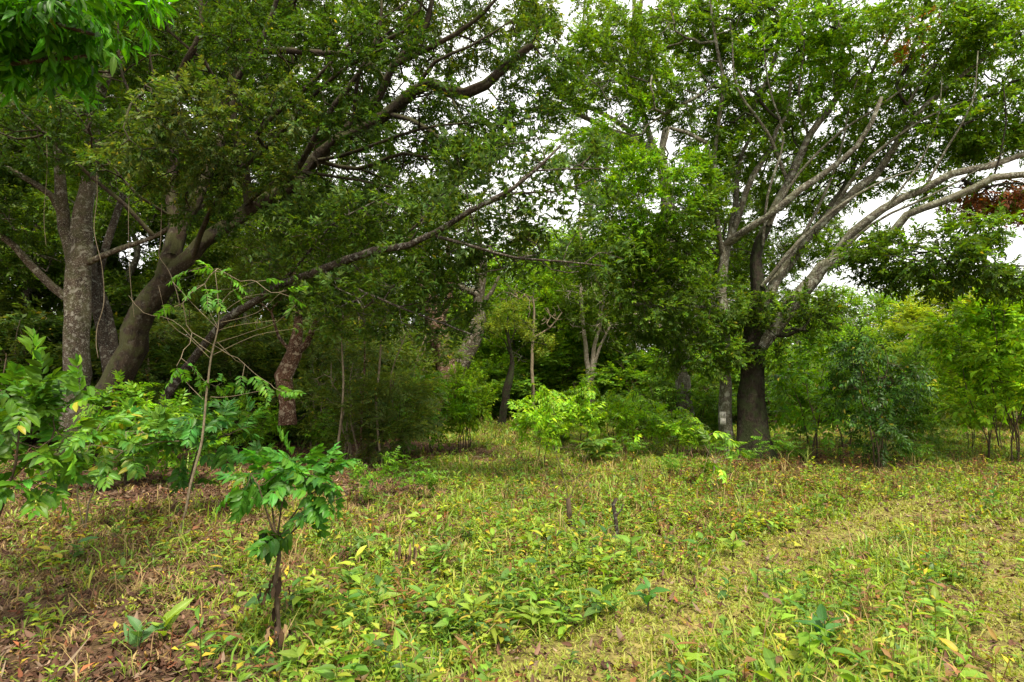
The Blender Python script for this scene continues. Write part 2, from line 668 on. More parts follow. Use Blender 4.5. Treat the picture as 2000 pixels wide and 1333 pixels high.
def blob_tips(rng, c, rad, n, shell=0.35):
    """points in an ellipsoid, a bit denser near the skin"""
    v = norm(rng.normal(0, 1, (n, 3)))
    rr = rng.random(n) ** (1 / 3)
    rr = np.where(rng.random(n) < shell, rng.uniform(0.8, 1.02, n), rr)
    return np.asarray(c) + v * rr[:, None] * np.asarray(rad)


def spray_dirs(rng, d, n, spread=0.8, droop=0.0):
    o = norm(d + rng.normal(0, spread, (n, 3)) * np.array([1, 1, 0.6]) + np.array([0, 0, droop]))
    return o


def plant(name, label, cat, base, limbs, tips, bark,  leaf=None, seed=1, group=None, leaf_mat_=None, crown='crown', wood='trunk', extra=None, limb_bark=None, **kw):
    """a thing with trunk, limb and crown parts.  limbs/tips in world coordinates"""
    rng = np.random.default_rng(seed)
    base = np.asarray(base, float)
    lb2 = []
    for l in limbs:
        l = dict(l)
        l['P'] = np.asarray(l['P'], float) - base
        lb2.append(l)
    tp = np.asarray(tips, float) - base if len(tips) else np.zeros((0, 3))
    trunk, own, lp, ld = plant_geo(lb2, tp, rng, **kw)
    root = empty(name, base, label, cat, group)
    part(wood, trunk.mesh(wood, True), bark, root)
    for g in own:
        part('limb', g.mesh('limb', True), limb_bark or bark, root)
    if leaf:
        lf = dict(leaf)
        rep = lf.pop('rep', 3)
        spread = lf.pop('spread', 0.8)
        dr = lf.pop('dr', 0.0)
        alts = lf.pop('alt', [])
        g = Geo()
        pts = np.repeat(lp, rep, axis=0) + rng.normal(0, lf.pop('jit', 0.06), (len(lp) * rep, 3))
        dirs = spray_dirs(rng, np.repeat(ld, rep, axis=0), len(pts), spread, dr)
        own_col = np.zeros(len(pts), bool)
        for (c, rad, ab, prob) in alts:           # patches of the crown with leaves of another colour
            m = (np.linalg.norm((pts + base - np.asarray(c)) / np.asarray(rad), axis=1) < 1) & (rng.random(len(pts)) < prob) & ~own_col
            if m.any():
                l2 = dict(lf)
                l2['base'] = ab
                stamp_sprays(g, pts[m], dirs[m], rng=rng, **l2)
            own_col |= m
        stamp_sprays(g, pts[~own_col], dirs[~own_col], rng=rng, **lf)
        part(crown, g.mesh(crown), leaf_mat_ or M_LEAF, root)
    if extra:
        extra(root, base)
    return root


KR = 1.0


def W(lst, r0, r1, **kw):
    """limb from photo pixels (px,py,Y)"""
    P_ = [P(*a) for a in lst]
    n = len(P_)
    R_ = [r0 + (r1 - r0) * i / (n - 1) for i in range(n)] if not hasattr(r0, '__len__') else list(r0)
    k = kw.pop('k', KR)
    R_ = [r * k / math.hypot(1, (q[0] - 1000) / F) for r, q in zip(R_, lst)]      # radii were measured in the picture, where things off axis look wider
    return dict(P=P_, R=R_, **kw)


def B(rng, blobs):
    out = []
    for (px, py, Y, rx, ry, rd, n) in blobs:
        s = Y / F
        out.append(blob_tips(rng, P(px, py, Y), (rx * s, rd, ry * s), n))
    return np.concatenate(out)


GREEN_DARK = (0.038, 0.086, 0.014)
GREEN_GREY = (0.075, 0.12, 0.04)
GREEN_MID = (0.075, 0.16, 0.014)
GREEN_BRIGHT = (0.11, 0.25, 0.014)
GREEN_YEL = (0.16, 0.22, 0.02)
GREEN_COFFEE = (0.035, 0.115, 0.018)
OLIVE = (0.075, 0.125, 0.022)

# ------------------------------------------------------------------ the ground: what grows where
# (px, py, litter, dry, grass, herb, brown)
SEEDS = [(60, 1000, .6, .4, 0, 0, 0), (250, 960, 1, 0, 0, 0, 0), (450, 980, 1, .1, 0, 0, 0), (100, 1060, .8, .8, 0, 0, .2), (300, 1070, .6, .9, 0, 0, .2),
         (420, 1050, .6, .9, 0, .02, .2), (60, 1150, .7, .4, .1, .15, 0), (250, 1150, .85, .4, .1, .25, .1), (60, 1290, 1, .1, .1, .1, 0),
         (250, 1270, 1, .1, .15, .2, 0), (150, 1200, .8, .2, .15, .3, 0), (420, 1200, .75, .3, .2, .35, .1), (330, 1330, 1, .1, .2, .2, 0), (450, 1300, .6, .1, .5, .5, 0),
         (600, 1050, .3, .9, .05, .08, 0), (700, 1000, .3, .8, .1, .1, 0), (600, 940, 1, .2, 0, 0, 0), (750, 940, .9, .2, .1, .1, 0), (850, 900, .6, .2, .3, .1, 0),
         (650, 1150, .3, .6, .25, .25, 0), (650, 1250, .1, .1, .6, .7, 0), (800, 1080, .1, .3, .5, .6, 0), (950, 1000, .1, .3, .5, .5, 0), (950, 920, .1, .4, .8, .2, .1),
         (970, 850, 0, .6, .9, .1, 0), (900, 1150, .1, .1, .4, .9, 0), (1000, 1230, 0, .1, .5, .9, 0), (850, 1300, 0, .1, .7, .7, 0), (1100, 1100, 0, .2, .4, .9, .1),
         (1200, 1050, 0, .3, .2, .8, .1), (1100, 950, .1, .6, .4, .3, .2), (1200, 900, 0, .6, .6, .2, 0), (1300, 1000, .1, .2, .3, .5, .6), (1500, 950, .2, .4, .2, .1, .9),
         (1450, 1040, .1, .2, .3, .6, .5), (1600, 1000, .1, .5, .4, .2, .7), (1400, 1150, 0, 1, .4, .1, 0), (1250, 1270, 0, .7, .8, .1, 0), (1100, 1325, 0, .9, .6, .1, 0),
         (1550, 1070, 0, .9, .5, .1, 0), (1700, 1030, 0, .6, .5, .1, .2), (1600, 1150, 0, .2, .7, .6, 0), (1500, 1250, 0, .2, .9, .4, 0), (1750, 1150, 0, .2, .8, .5, .2),
         (1800, 1280, 0, .4, 1, .1, 0), (1900, 1120, 0, .9, .5, .1, 0), (1980, 1200, 0, .8, .7, .1, 0), (1900, 1000, .1, .4, .6, .1, .5), (1750, 930, .3, .2, .4, .3, .6),
         (1850, 880, .1, .2, .9, .5, 0), (1500, 850, .1, .4, .7, .2, 0), (1800, 845, 0, 1, .3, 0, 0), (1960, 850, 0, .9, .3, .1, 0), (300, 860, 1, 0, 0, .1, 0),
         (1700, 915, .8, .1, .1, .1, .5), (1620, 905, .9, .1, .1, .1, .4), (700, 870, 1, 0, 0, .1, 0), (1300, 860, 0, .6, .8, .1, 0), (500, 840, 1, 0, 0, .2, 0)]
_sp = []
for s in SEEDS:
    g_ = Gd(s[0], s[1])
    _sp.append([g_[0] / g_[1], math.log(g_[1])])
_sp = np.array(_sp)
_sw = np.array([s[2:] for s in SEEDS])


TRACKS = [([tuple(Gd(*q)[:2]) for q in [(1000, 1400), (1180, 1290), (1320, 1205), (1420, 1130), (1560, 1065), (1720, 1020), (1850, 990)]], .38),
          ([tuple(Gd(*q)[:2]) for q in [(2000, 1330), (1990, 1220), (1960, 1140), (1900, 1090), (2000, 1040)]], .35)]


def cover(x, y):
    """weights of litter, dry grass, grass, herbs, brown weeds at world points"""
    yy = np.maximum(y, 1.2)
    u = x / yy + 0.06 * np.sin(x * 1.7 + y * 0.9) + 0.04 * np.sin(y * 2.3 - x * 2.9)
    v = np.log(yy) + 0.05 * np.sin(x * 2.2 - y * 1.4)
    out = np.zeros((len(x), 5))
    for a in range(0, len(x), 40000):
        b = slice(a, a + 40000)
        d2 = (u[b][:, None] - _sp[:, 0]) ** 2 * 1.3 + ((v[b][:, None] - _sp[:, 1]) * 0.9) ** 2
        w = 1 / (d2 + 0.0012) ** 2.6
        out[b] = w @ _sw / w.sum(1, keepdims=True)
    out[:, 2] *= np.clip(1.15 - 1.6 * out[:, 0], .05, 1)          # little grows through the deep litter
    out[:, 3] *= np.clip(1.2 - 1.2 * out[:, 0], .1, 1)
    out_k = trackness(x, y)[:, None] * .92
    return out * (1 - out_k) + np.array([0.02, .7, .85, .03, 0]) * out_k


def trackness(x, y):
    """1 on the mown strips of short pale grass"""
    r = np.zeros(len(x))
    for tr, half in TRACKS:
        d = np.full(len(x), 9.0)
        for (ax, ay), (bx, by) in zip(tr[:-1], tr[1:]):
            t = np.clip(((x - ax) * (bx - ax) + (y - ay) * (by - ay)) / ((bx - ax) ** 2 + (by - ay) ** 2), 0, 1)
            d = np.minimum(d, np.hypot(x - ax - t * (bx - ax), y - ay - t * (by - ay)))
        r = np.maximum(r, np.clip((half * (1 + .35 * np.sin(x * 3.1 + y * 2.3)) - d) / .22 + .5, 0, 1))
    return r


def build_ground():
    def axis(n, a, mx):
        t = np.linspace(-1, 1, n)
        return np.sinh(t * a) / math.sinh(a) * mx
    xs = axis(401, 5.0, 450)
    ys = axis(401, 5.0, 450) + 8
    X, Y = np.meshgrid(xs, ys)
    x, y = X.ravel(), Y.ravel()
    near = np.exp(-(np.hypot(x, y - 8) / 70) ** 2)
    z = terrain(x, y) * near
    V = np.stack([x, y, z], 1)
    n = 401
    i = np.arange(n * n).reshape(n, n)
    Q = np.stack([i[:-1, :-1], i[:-1, 1:], i[1:, 1:], i[1:, :-1]], -1).reshape(-1, 4)
    w = cover(x, y)
    w[:, 1] += trackness(x, y) * .5
    cols = np.array([(.065, .038, .024), (.15, .1, .045), (.13, .14, .028), (.07, .075, .02), (.11, .062, .03)])
    c = (w @ cols) / w.sum(1, keepdims=True)
    rng = np.random.default_rng(3)
    c *= np.exp(rng.normal(0, .12, (len(c), 1)))
    me = make_mesh('ground', V, [Q], np.concatenate([c, np.ones((len(c), 1))], 1), True)
    m, t, out = nt('soil')
    L = t.links
    at = t.nodes.new('ShaderNodeAttribute')
    at.attribute_name = 'col'
    tc = t.nodes.new('ShaderNodeTexCoord')
    n1 = t.nodes.new('ShaderNodeTexNoise')
    n1.inputs['Scale'].default_value = 14
    n1.inputs['Detail'].default_value = 10
    n1.inputs['Roughness'].default_value = 0.7
    L.new(tc.outputs['Object'], n1.inputs['Vector'])
    vo = t.nodes.new('ShaderNodeTexVoronoi')
    vo.inputs['Scale'].default_value = 26
    L.new(tc.outputs['Object'], vo.inputs['Vector'])
    mr = t.nodes.new('ShaderNodeMapRange')
    mr.inputs[1].default_value = .3
    mr.inputs[2].default_value = .7
    mr.inputs[3].default_value = .45
    mr.inputs[4].default_value = 1.6
    L.new(n1.outputs['Fac'], mr.inputs[0])
    sc = t.nodes.new('ShaderNodeVectorMath')
    sc.operation = 'SCALE'
    L.new(at.outputs['Color'], sc.inputs[0])
    L.new(mr.outputs[0], sc.inputs['Scale'])
    hs = t.nodes.new('ShaderNodeSeparateColor')
    L.new(vo.outputs['Color'], hs.inputs[0])
    mr2 = t.nodes.new('ShaderNodeMapRange')
    mr2.inputs[3].default_value = .65
    mr2.inputs[4].default_value = 1.4
    L.new(hs.outputs[0], mr2.inputs[0])
    sc2 = t.nodes.new('ShaderNodeVectorMath')
    sc2.operation = 'SCALE'
    L.new(sc.outputs[0], sc2.inputs[0])
    L.new(mr2.outputs[0], sc2.inputs['Scale'])
    pr = t.nodes.new('ShaderNodeBsdfPrincipled')
    pr.inputs['Roughness'].default_value = .95
    pr.inputs['Specular IOR Level'].default_value = .1
    L.new(sc2.outputs[0], pr.inputs['Base Color'])
    bp = t.nodes.new('ShaderNodeBump')
    bp.inputs['Strength'].default_value = .8
    bp.inputs['Distance'].default_value = .03
    L.new(n1.outputs['Fac'], bp.inputs['Height'])
    L.new(bp.outputs[0], pr.inputs['Normal'])
    L.new(pr.outputs[0], out.inputs[0])
    me.materials.append(m)
    o = bpy.data.objects.new('ground', me)
    COL.objects.link(o)
    o['kind'] = 'structure'


build_ground()


def scatter(rng, n, q, y0=1.7, y1=30.0, side=1.05):
    yy = np.linspace(y0, y1, 400)
    pdf = (yy * side + 0.8) * yy ** (-q)
    cdf = np.cumsum(pdf)
    cdf /= cdf[-1]
    y = np.interp(rng.random(n), cdf, yy)
    x = rng.uniform(-1, 1, n) * (y * side + 0.8)
    return x, y


def patch(x, y, s, ph):
    return 0.5 + 0.5 * np.sin(x * s + ph) * np.sin(y * s * 1.3 + ph * 2.1 + np.sin(x * s * 0.6))


def stuff(name, me, mat, label=None):
    me.materials.append(mat)
    o = bpy.data.objects.new(name, me)
    COL.objects.link(o)
    o['kind'] = 'stuff'
    return o


def near_trunk(x, y):
    """places where a trunk or a foreground plant stands: keep tall things off"""
    return np.zeros(len(x), bool)


def grass_mesh(rng, n, q, wcol, lens, cols, tuft=7, lean=0.6, wid=1.0, y1=30):
    x, y = scatter(rng, n, q, y1=y1)
    w = cover(x, y)
    pr = sum(w[:, k] * a for k, a in wcol.items()) * (0.35 + 1.1 * patch(x, y, 2.1, 0.7) * patch(x, y, 5.3, 1.9))
    k = rng.random(n) < pr
    x, y = x[k], y[k]
    w = w[k]
    m = len(x)
    x = np.repeat(x, tuft) + rng.normal(0, .035, m * tuft)
    y = np.repeat(y, tuft) + rng.normal(0, .035, m * tuft)
    N = len(x)
    z = terrain(x, y)
    L = np.exp(rng.normal(math.log(lens[0]), lens[1], N)) * np.repeat(np.exp(rng.normal(0, .3, m)), tuft)
    L = np.minimum(L, .5) * (1 - .6 * trackness(x, y))
    az = rng.uniform(0, 2 * math.pi, N)
    ln = rng.uniform(0.15, 1, N) * lean
    bd = rng.uniform(.2, 1.2, N)
    wd = (.0035 + .0007 * y) * wid * rng.uniform(.6, 1.4, N)
    dx, dy = np.cos(az), np.sin(az)
    tw = az + math.pi / 2 + rng.normal(0, .5, N)
    sx, sy = np.cos(tw) * wd, np.sin(tw) * wd
    b = np.stack([x, y, z - .01], 1)
    mid = b + np.stack([dx * ln * L * .45, dy * ln * L * .45, L * .55], 1)
    tip = b + np.stack([dx * (ln * L * .9 + bd * L * .4), dy * (ln * L * .9 + bd * L * .4), L * (.95 - .45 * bd * ln)], 1)
    s = np.stack([sx, sy, np.zeros(N)], 1)
    V = np.stack([b - s * .6, b + s * .6, mid - s, mid + s, tip], 1).reshape(-1, 3)
    o = (np.arange(N) * 5)[:, None]
    Q = np.array([[0, 1, 3, 2]]) + o
    T = np.array([[2, 3, 4]]) + o
    cm = np.array([c for c, _ in cols])
    pw = np.array([p for _, p in cols])
    ci = rng.choice(len(cols), m, p=pw / pw.sum())
    ci = np.where(rng.random(N) < .25, rng.choice(len(cols), N, p=pw / pw.sum()), np.repeat(ci, tuft))
    c = cm[ci] * np.exp(rng.normal(0, .22, (N, 1)))
    tk = trackness(x, y)[:, None] * .65
    c = c * (1 - tk) + np.array([.32, .34, .06]) * tk
    c = np.repeat(c, 5, axis=0)
    return make_mesh('grass', V, [Q, T], np.concatenate([c, np.ones((len(c), 1)) * .5], 1))


def leaves_at(geo, O, D, U, S, ns, width, c, rng, droop=.3, wavy=0.):
    V0, Q0, T0, A0 = leaf_proto(ns, width, droop=droop, wavy=wavy)
    fr = rots(D, U)
    vv = np.einsum('va,nai->nvi', V0, fr) * S[:, None, None] + O[:, None, :]
    nv, N = len(V0), len(O)
    off = (np.arange(N) * nv)[:, None, None]
    q = (Q0[None] + off).reshape(-1, 4) if len(Q0) else None
    t = (T0[None] + off).reshape(-1, 3) if len(T0) else None
    cc = np.concatenate([np.repeat(c, nv, axis=0), np.tile(A0, N)[:, None]], 1)
    geo.add(vv.reshape(-1, 3), q, t, cc)


def herb_mesh(rng, n, q, wcol, h, leaf, nl, cols, near_ns, far_ns, ysplit=6.0, y1=30, yel=.06, width=.42, elev=(.15, .9)):
    x, y = scatter(rng, n, q, y1=y1)
    w = cover(x, y)
    pr = sum(w[:, k] * a for k, a in wcol.items()) * (1 - .9 * trackness(x, y)) * (0.12 + 1.7 * patch(x, y, 1.7, 2.7) * patch(x, y, 4.3, .9))
    k = rng.random(n) < pr
    x, y = x[k], y[k]
    m = len(x)
    H = h[0] * np.exp(rng.normal(0, h[1], m))
    H = np.minimum(H, h[0] * 2.2)
    lx, ly = rng.normal(0, .22, m), rng.normal(0, .22, m)
    base = np.stack([x, y, terrain(x, y) - .01], 1)
    ci = rng.choice(len(cols), m, p=np.array([p for _, p in cols]))
    cb = np.array([c for c, _ in cols])[ci]
    geo = Geo()
    for near in (True, False):
        sel = np.nonzero((y < ysplit) == near)[0]
        if not len(sel):
            continue
        O, D, U, S, C = [], [], [], [], []
        az0 = rng.uniform(0, 6.28, len(sel))
        for i in range(nl):
            live = rng.random(len(sel)) < .88
            s = sel[live]
            t = (i + 1) / nl
            zz = H[s] * (.15 + .85 * t)
            az = az0[live] + i * 2.4 + rng.normal(0, .3, len(s))
            el = rng.uniform(elev[0], elev[1], len(s)) * (.5 + .6 * t)
            O.append(base[s] + np.stack([lx[s] * zz, ly[s] * zz, zz], 1))
            D.append(np.stack([np.cos(az) * np.cos(el), np.sin(az) * np.cos(el), np.sin(el)], 1))
            U.append(np.stack([rng.normal(0, .3, len(s)), rng.normal(0, .3, len(s)), np.ones(len(s))], 1))
            S.append(leaf * rng.uniform(.45, 1.3, len(s)) * (H[s] / h[0]) ** .8 * (1.1 - .35 * t))
            c = cb[s] * np.exp(rng.normal(0, .2, (len(s), 1)))
            c[:, :1] *= np.exp(rng.normal(0, .12, (len(s), 1)))
            yl = rng.random(len(s)) < yel
            c[yl] = np.array((.42, .33, .03)) * rng.uniform(.7, 1.1, (yl.sum(), 1))
            br = rng.random(len(s)) < yel
            c[br] = np.array((.16, .09, .04)) * rng.uniform(.6, 1.2, (br.sum(), 1))
            C.append(c)
        leaves_at(geo, np.concatenate(O), np.concatenate(D), np.concatenate(U), np.concatenate(S), near_ns if near else far_ns, width, np.concatenate(C), rng,
                  droop=.32, wavy=.3 if near else 0)
        # stems
        s = sel
        p0 = base[s]
        p1 = base[s] + np.stack([lx[s] * H[s], ly[s] * H[s], H[s]], 1)
        rr = .0022 + .0002 * y[s]
        th = np.arange(3) * 2.094
        rg = np.stack([np.cos(th), np.sin(th), np.zeros(3)], 1)
        V = np.concatenate([p0[:, None] + rg * rr[:, None, None], p1[:, None] + rg * rr[:, None, None] * .6], 1).reshape(-1, 3)
        q0 = np.array([[0, 1, 4, 3], [1, 2, 5, 4], [2, 0, 3, 5]])
        Q = (q0[None] + (np.arange(len(s)) * 6)[:, None, None]).reshape(-1, 4)
        cs = np.repeat(cb[s] * np.array([.9, .7, .8]), 6, axis=0)
        geo.add(V, Q, None, np.concatenate([cs, np.ones((len(cs), 1))], 1))
    return geo.mesh('herbs')


def litter_mesh(rng, n, q, wcol, y1=30):
    x, y = scatter(rng, n, q, y1=y1)
    w = cover(x, y)
    pr = sum(w[:, k] * a for k, a in wcol.items())
    k = rng.random(n) < pr
    x, y = x[k], y[k]
    m = len(x)
    O = np.stack([x, y, terrain(x, y) + rng.uniform(.003, .03, m)], 1)
    az = rng.uniform(0, 6.28, m)
    D = np.stack([np.cos(az), np.sin(az), rng.normal(.05, .22, m)], 1)
    U = np.stack([rng.normal(0, .35, m), rng.normal(0, .35, m), np.ones(m) * np.where(rng.random(m) < .3, -1, 1)], 1)
    S = rng.uniform(.04, .11, m)
    pc = np.array([(.13, .062, .036), (.2, .115, .075), (.085, .042, .027), (.26, .18, .12), (.22, .075, .035), (.3, .19, .05)])
    ci = rng.choice(6, m, p=[.33, .22, .25, .1, .06, .04])
    c = pc[ci] * np.exp(rng.normal(0, .25, (m, 1)))
    c *= .72
    g = Geo()
    nr = y < 6
    S[nr] *= rng.uniform(.4, 1.05, nr.sum())
    wf = rng.random(m) < .5
    for sel, ns, wd, dr in ((nr & wf, 5, .42, .55), (nr & ~wf, 5, .27, -.45), (~nr, 2, .42, .35)):      # near ones curl up or down
        leaves_at(g, O[sel], D[sel], U[sel], S[sel], ns, wd, c[sel], rng, droop=dr, wavy=1.3 if ns > 2 else 0)
    tk = rng.random(m) < .03                                  # dead twigs among the leaves
    leaves_at(g, O[tk] + [0, 0, .012], D[tk] * [1, 1, .3], U[tk], S[tk] * rng.uniform(1.5, 4.5, tk.sum()), 2, .035, np.array([(.2, .15, .1)]) * np.exp(rng.normal(0, .35, (tk.sum(), 1))), rng, droop=.03)
    return g.mesh('litter')


gr = np.random.default_rng(11)
stuff('leaf_litter', litter_mesh(gr, 210000, 1.0, {0: .85, 1: .22, 2: .06, 3: .15, 4: .5}), M_DRY)
stuff('green_grass', grass_mesh(gr, 90000, 1.0, {2: .8, 3: .22, 1: .2, 4: .1, 0: .02}, (.075, .35),
                                [((.22, .32, .03), .5), ((.13, .24, .025), .3), ((.34, .35, .05), .14), ((.36, .29, .1), .06)]), M_HERB)
stuff('dry_grass', grass_mesh(gr, 60000, 1.0, {1: .8, 2: .03, 4: .12, 0: .07, 3: .02}, (.08, .4),
                              [((.21, .14, .06), .5), ((.14, .09, .04), .4), ((.3, .22, .09), .1)], lean=1.4, wid=.6), M_DRY)
stuff('broad_leaved_herbs', herb_mesh(gr, 24000, 1.25, {3: .62, 2: .08, 0: .05, 4: .08, 1: .03}, (.105, .5), .088, 8,
                                      [((.18, .3, .028), .5), ((.11, .22, .028), .28), ((.28, .35, .035), .12), ((.06, .14, .03), .1)], 5, 2, yel=.025), M_HERB)
stuff('small_weeds', herb_mesh(gr, 130000, 1.0, {3: .85, 2: .6, 4: .4, 1: .12, 0: .05}, (.075, .5), .05, 7,
                               [((.18, .29, .028), .42), ((.11, .21, .025), .24), ((.3, .33, .035), .16), ((.2, .11, .04), .1), ((.06, .12, .03), .08)], 2, 1, width=.5, yel=.05), M_HERB)
stuff('short_grass', grass_mesh(gr, 150000, 1.25, {2: .5, 1: .25}, (.045, .3), [((.26, .33, .035), .5), ((.17, .28, .03), .35), ((.36, .3, .1), .15)], lean=1.6, wid=.9, y1=14), M_HERB)
stuff('seeding_grass', grass_mesh(gr, 2600, .9, {1: .8, 2: .5, 4: .6, 3: .4}, (.26, .25), [((.28, .22, .08), .6), ((.22, .26, .05), .4)], tuft=5, lean=.35, wid=.5), M_DRY)
stuff('narrow_leaved_weeds', herb_mesh(gr, 5200, 1.1, {3: .7, 4: .5, 2: .4, 1: .2}, (.24, .3), .1, 14, [((.1, .2, .025), .5), ((.2, .27, .03), .3), ((.2, .12, .04), .2)], 4, 2, width=.17, yel=.05), M_HERB)
stuff('brown_weeds', herb_mesh(gr, 45000, .75, {4: 1.0, 1: .12, 2: .05, 0: .05}, (.17, .4), .05, 9,
                               [((.2, .1, .04), .5), ((.13, .06, .03), .3), ((.2, .17, .04), .2)], 2, 1, width=.35, yel=.15), M_DRY)

# ------------------------------------------------------------------ the large trees
R = np.random.default_rng


def tree_mossy():
    global KR
    KR = 0.66
    rng = R(101)
    limbs = [
        W([(105, 950, 11.3), (150, 880, 11.3), (190, 800, 11.3), (238, 715, 11.3), (288, 615, 11.35), (328, 520, 11.5), (345, 440, 11.7)],
          [.9, .7, .54, .47, .42, .36, .2], 0, fert0=.85, rough=.11, sides=32, wob=.35, flute=.12),
        W([(334, 500, 11.55), (342, 445, 11.7), (332, 370, 11.8), (345, 310, 11.8), (335, 240, 11.6), (350, 150, 11.3), (395, 60, 11), (380, -60, 11)], .26, .06, own=True, fert0=.3),
        W([(332, 515, 11.55), (350, 455, 11.7), (375, 400, 11.8), (402, 340, 12), (425, 290, 12), (440, 200, 12), (470, 122, 11.8), (502, 100, 11.6), (600, 102, 11.2), (700, 104, 11), (790, 60, 10.6)],
          .28, .06, own=True, fert0=.35),
        W([(318, 545, 11.5), (380, 500, 11.6), (430, 455, 11.7), (485, 395, 11.8), (562, 367, 11.8), (620, 315, 11.7), (660, 275, 11.6), (690, 235, 11.5), (735, 190, 11.4),
           (765, 130, 11.2), (830, 60, 11), (850, -30, 11)], [.3, .26, .25, .25, .22, .2, .18, .15, .13, .1, .08, .05], 0, own=True, fert0=.35, rough=.13, sides=20, wob=.4),
        W([(660, 275, 11.6), (720, 245, 11.4), (762, 221, 11.2), (811, 180, 11), (848, 168, 10.8), (880, 180, 10.6), (912, 187, 10.5), (952, 172, 10.4), (987, 138, 10.3),
           (1020, 105, 10.2), (1038, 88, 10.1)], [.2, .18, .16, .15, .15, .15, .15, .14, .12, .1, .09], 0, own=True, fert0=.2, rough=.12, sides=14),
        W([(762, 222, 11.2), (800, 232, 11), (830, 248, 10.8), (852, 264, 10.7), (868, 276, 10.6), (871, 296, 10.6)], .08, .05, own=True, fert0=.9, rough=.12),
        W([(485, 395, 11.8), (470, 300, 11.4), (452, 240, 11.2), (458, 160, 11), (520, 60, 10.8), (560, -60, 10.6)], .17, .06, own=True, fert0=.3),
        W([(300, 460, 11.5), (245, 400, 11.2), (180, 345, 11), (120, 290, 10.8), (60, 235, 10.6), (0, 180, 10.4)], .09, .04, own=True, fert0=.4),
        W([(452, 240, 11.2), (385, 215, 10.6), (330, 225, 10.1), (270, 190, 9.7)], .08, .04, fert0=.2),
        W([(620, 315, 11.7), (700, 330, 11.2), (790, 300, 10.9), (860, 320, 10.7)], .08, .03, fert0=.2),
        W([(765, 130, 11.2), (850, 90, 10.8), (930, 40, 10.6), (1000, -40, 10.5)], .1, .04, fert0=.2),
    ]
    for pts, r0 in [([(380, 500, 11.6), (410, 420, 11.2), (470, 340, 10.9), (540, 270, 10.6), (600, 200, 10.4), (680, 130, 10.2), (760, 90, 10)], .1),
                    ([(562, 367, 11.8), (600, 290, 11.3), (650, 200, 11), (700, 140, 10.8), (740, 60, 10.6), (745, -30, 10.5)], .11),
                    ([(620, 315, 11.7), (690, 300, 11), (780, 265, 10.7), (860, 245, 10.5), (950, 240, 10.4)], .075),
                    ([(470, 300, 11.4), (540, 220, 10.9), (620, 150, 10.7), (700, 70, 10.5), (800, 0, 10.3)], .08),
                    ([(690, 235, 11.5), (700, 150, 11), (740, 80, 10.8), (820, 20, 10.6)], .07),
                    ([(485, 395, 11.8), (560, 340, 11), (650, 345, 10.6), (740, 360, 10.4), (820, 380, 10.3)], .07),
                    ([(345, 330, 11.8), (290, 250, 11.2), (240, 150, 10.8), (230, 40, 10.6)], .08),
                    ([(402, 340, 12), (360, 260, 11.4), (300, 160, 11), (290, 60, 10.8)], .07),
                    ([(811, 180, 11), (850, 120, 10.6), (920, 90, 10.4), (1000, 40, 10.3)], .07),
                    ([(880, 180, 10.6), (900, 230, 10.5), (950, 260, 10.4), (1010, 270, 10.3)], .04),
                    ([(952, 172, 10.4), (975, 200, 10.3), (1030, 215, 10.3)], .035),
                    ([(440, 200, 12), (400, 120, 11.3), (330, 60, 11), (310, -30, 11)], .08),
                    ([(330, 420, 11.5), (270, 380, 11), (210, 310, 10.8), (150, 220, 10.6), (90, 150, 10.4)], .06)]:
        limbs.append(W(pts, r0, r0 * .28, own=True, fert0=.3, sides=8, rough=.1))
    tips = B(rng, [(450, 40, 12.2, 210, 110, 1.6, 200), (700, 10, 12.2, 200, 100, 1.6, 190), (930, 30, 11.4, 170, 100, 1.2, 160), (1045, 150, 10.4, 70, 120, .8, 70),
                   (600, 170, 12.9, 180, 90, 1.3, 130), (380, 235, 9.8, 140, 80, .8, 110), (300, 320, 10, 140, 50, .8, 50), (540, 280, 12.7, 130, 80, .8, 90),
                   (800, 330, 11.6, 140, 60, .8, 90), (900, 285, 11, 85, 55, .6, 60), (120, 270, 11, 150, 70, 1.2, 90), (980, 250, 10.4, 70, 40, .5, 26),
                   (640, 400, 12.6, 150, 70, 1.0, 80), (220, 60, 11.2, 140, 110, 1.4, 110), (800, 130, 12, 120, 80, .9, 90), (680, 250, 12.6, 90, 60, .6, 50), (850, 230, 12, 90, 50, .7, 40), (620, 230, 10, 150, 70, .5, 44), (700, 90, 9.8, 150, 60, .5, 36), (520, 330, 10.2, 110, 40, .4, 26), (500, 80, 10, 120, 60, .5, 30), (850, 190, 9.9, 60, 30, .3, 10), (420, 400, 10.6, 90, 40, .4, 16)])
    plant('mossy_tree', 'huge leaning tree with a mossy dark trunk and sprawling limbs, left of the clearing', 'tree', [*GY(150, 11.3)], limbs, tips, M_BARK_MOSS,
          dict(kind='laurel', size=.09, ns=1, rep=7, base=GREEN_DARK, yellow=.006, alt=[(P(380, 250, 9.6), (2.2, 1.6, 1.4), GREEN_GREY, .7),
                                                                                    (P(930, 60, 11.2), (2, 2, 1.4), OLIVE, .6)]), seed=1, seg=.42, rtip=.0085, expo=2.35)


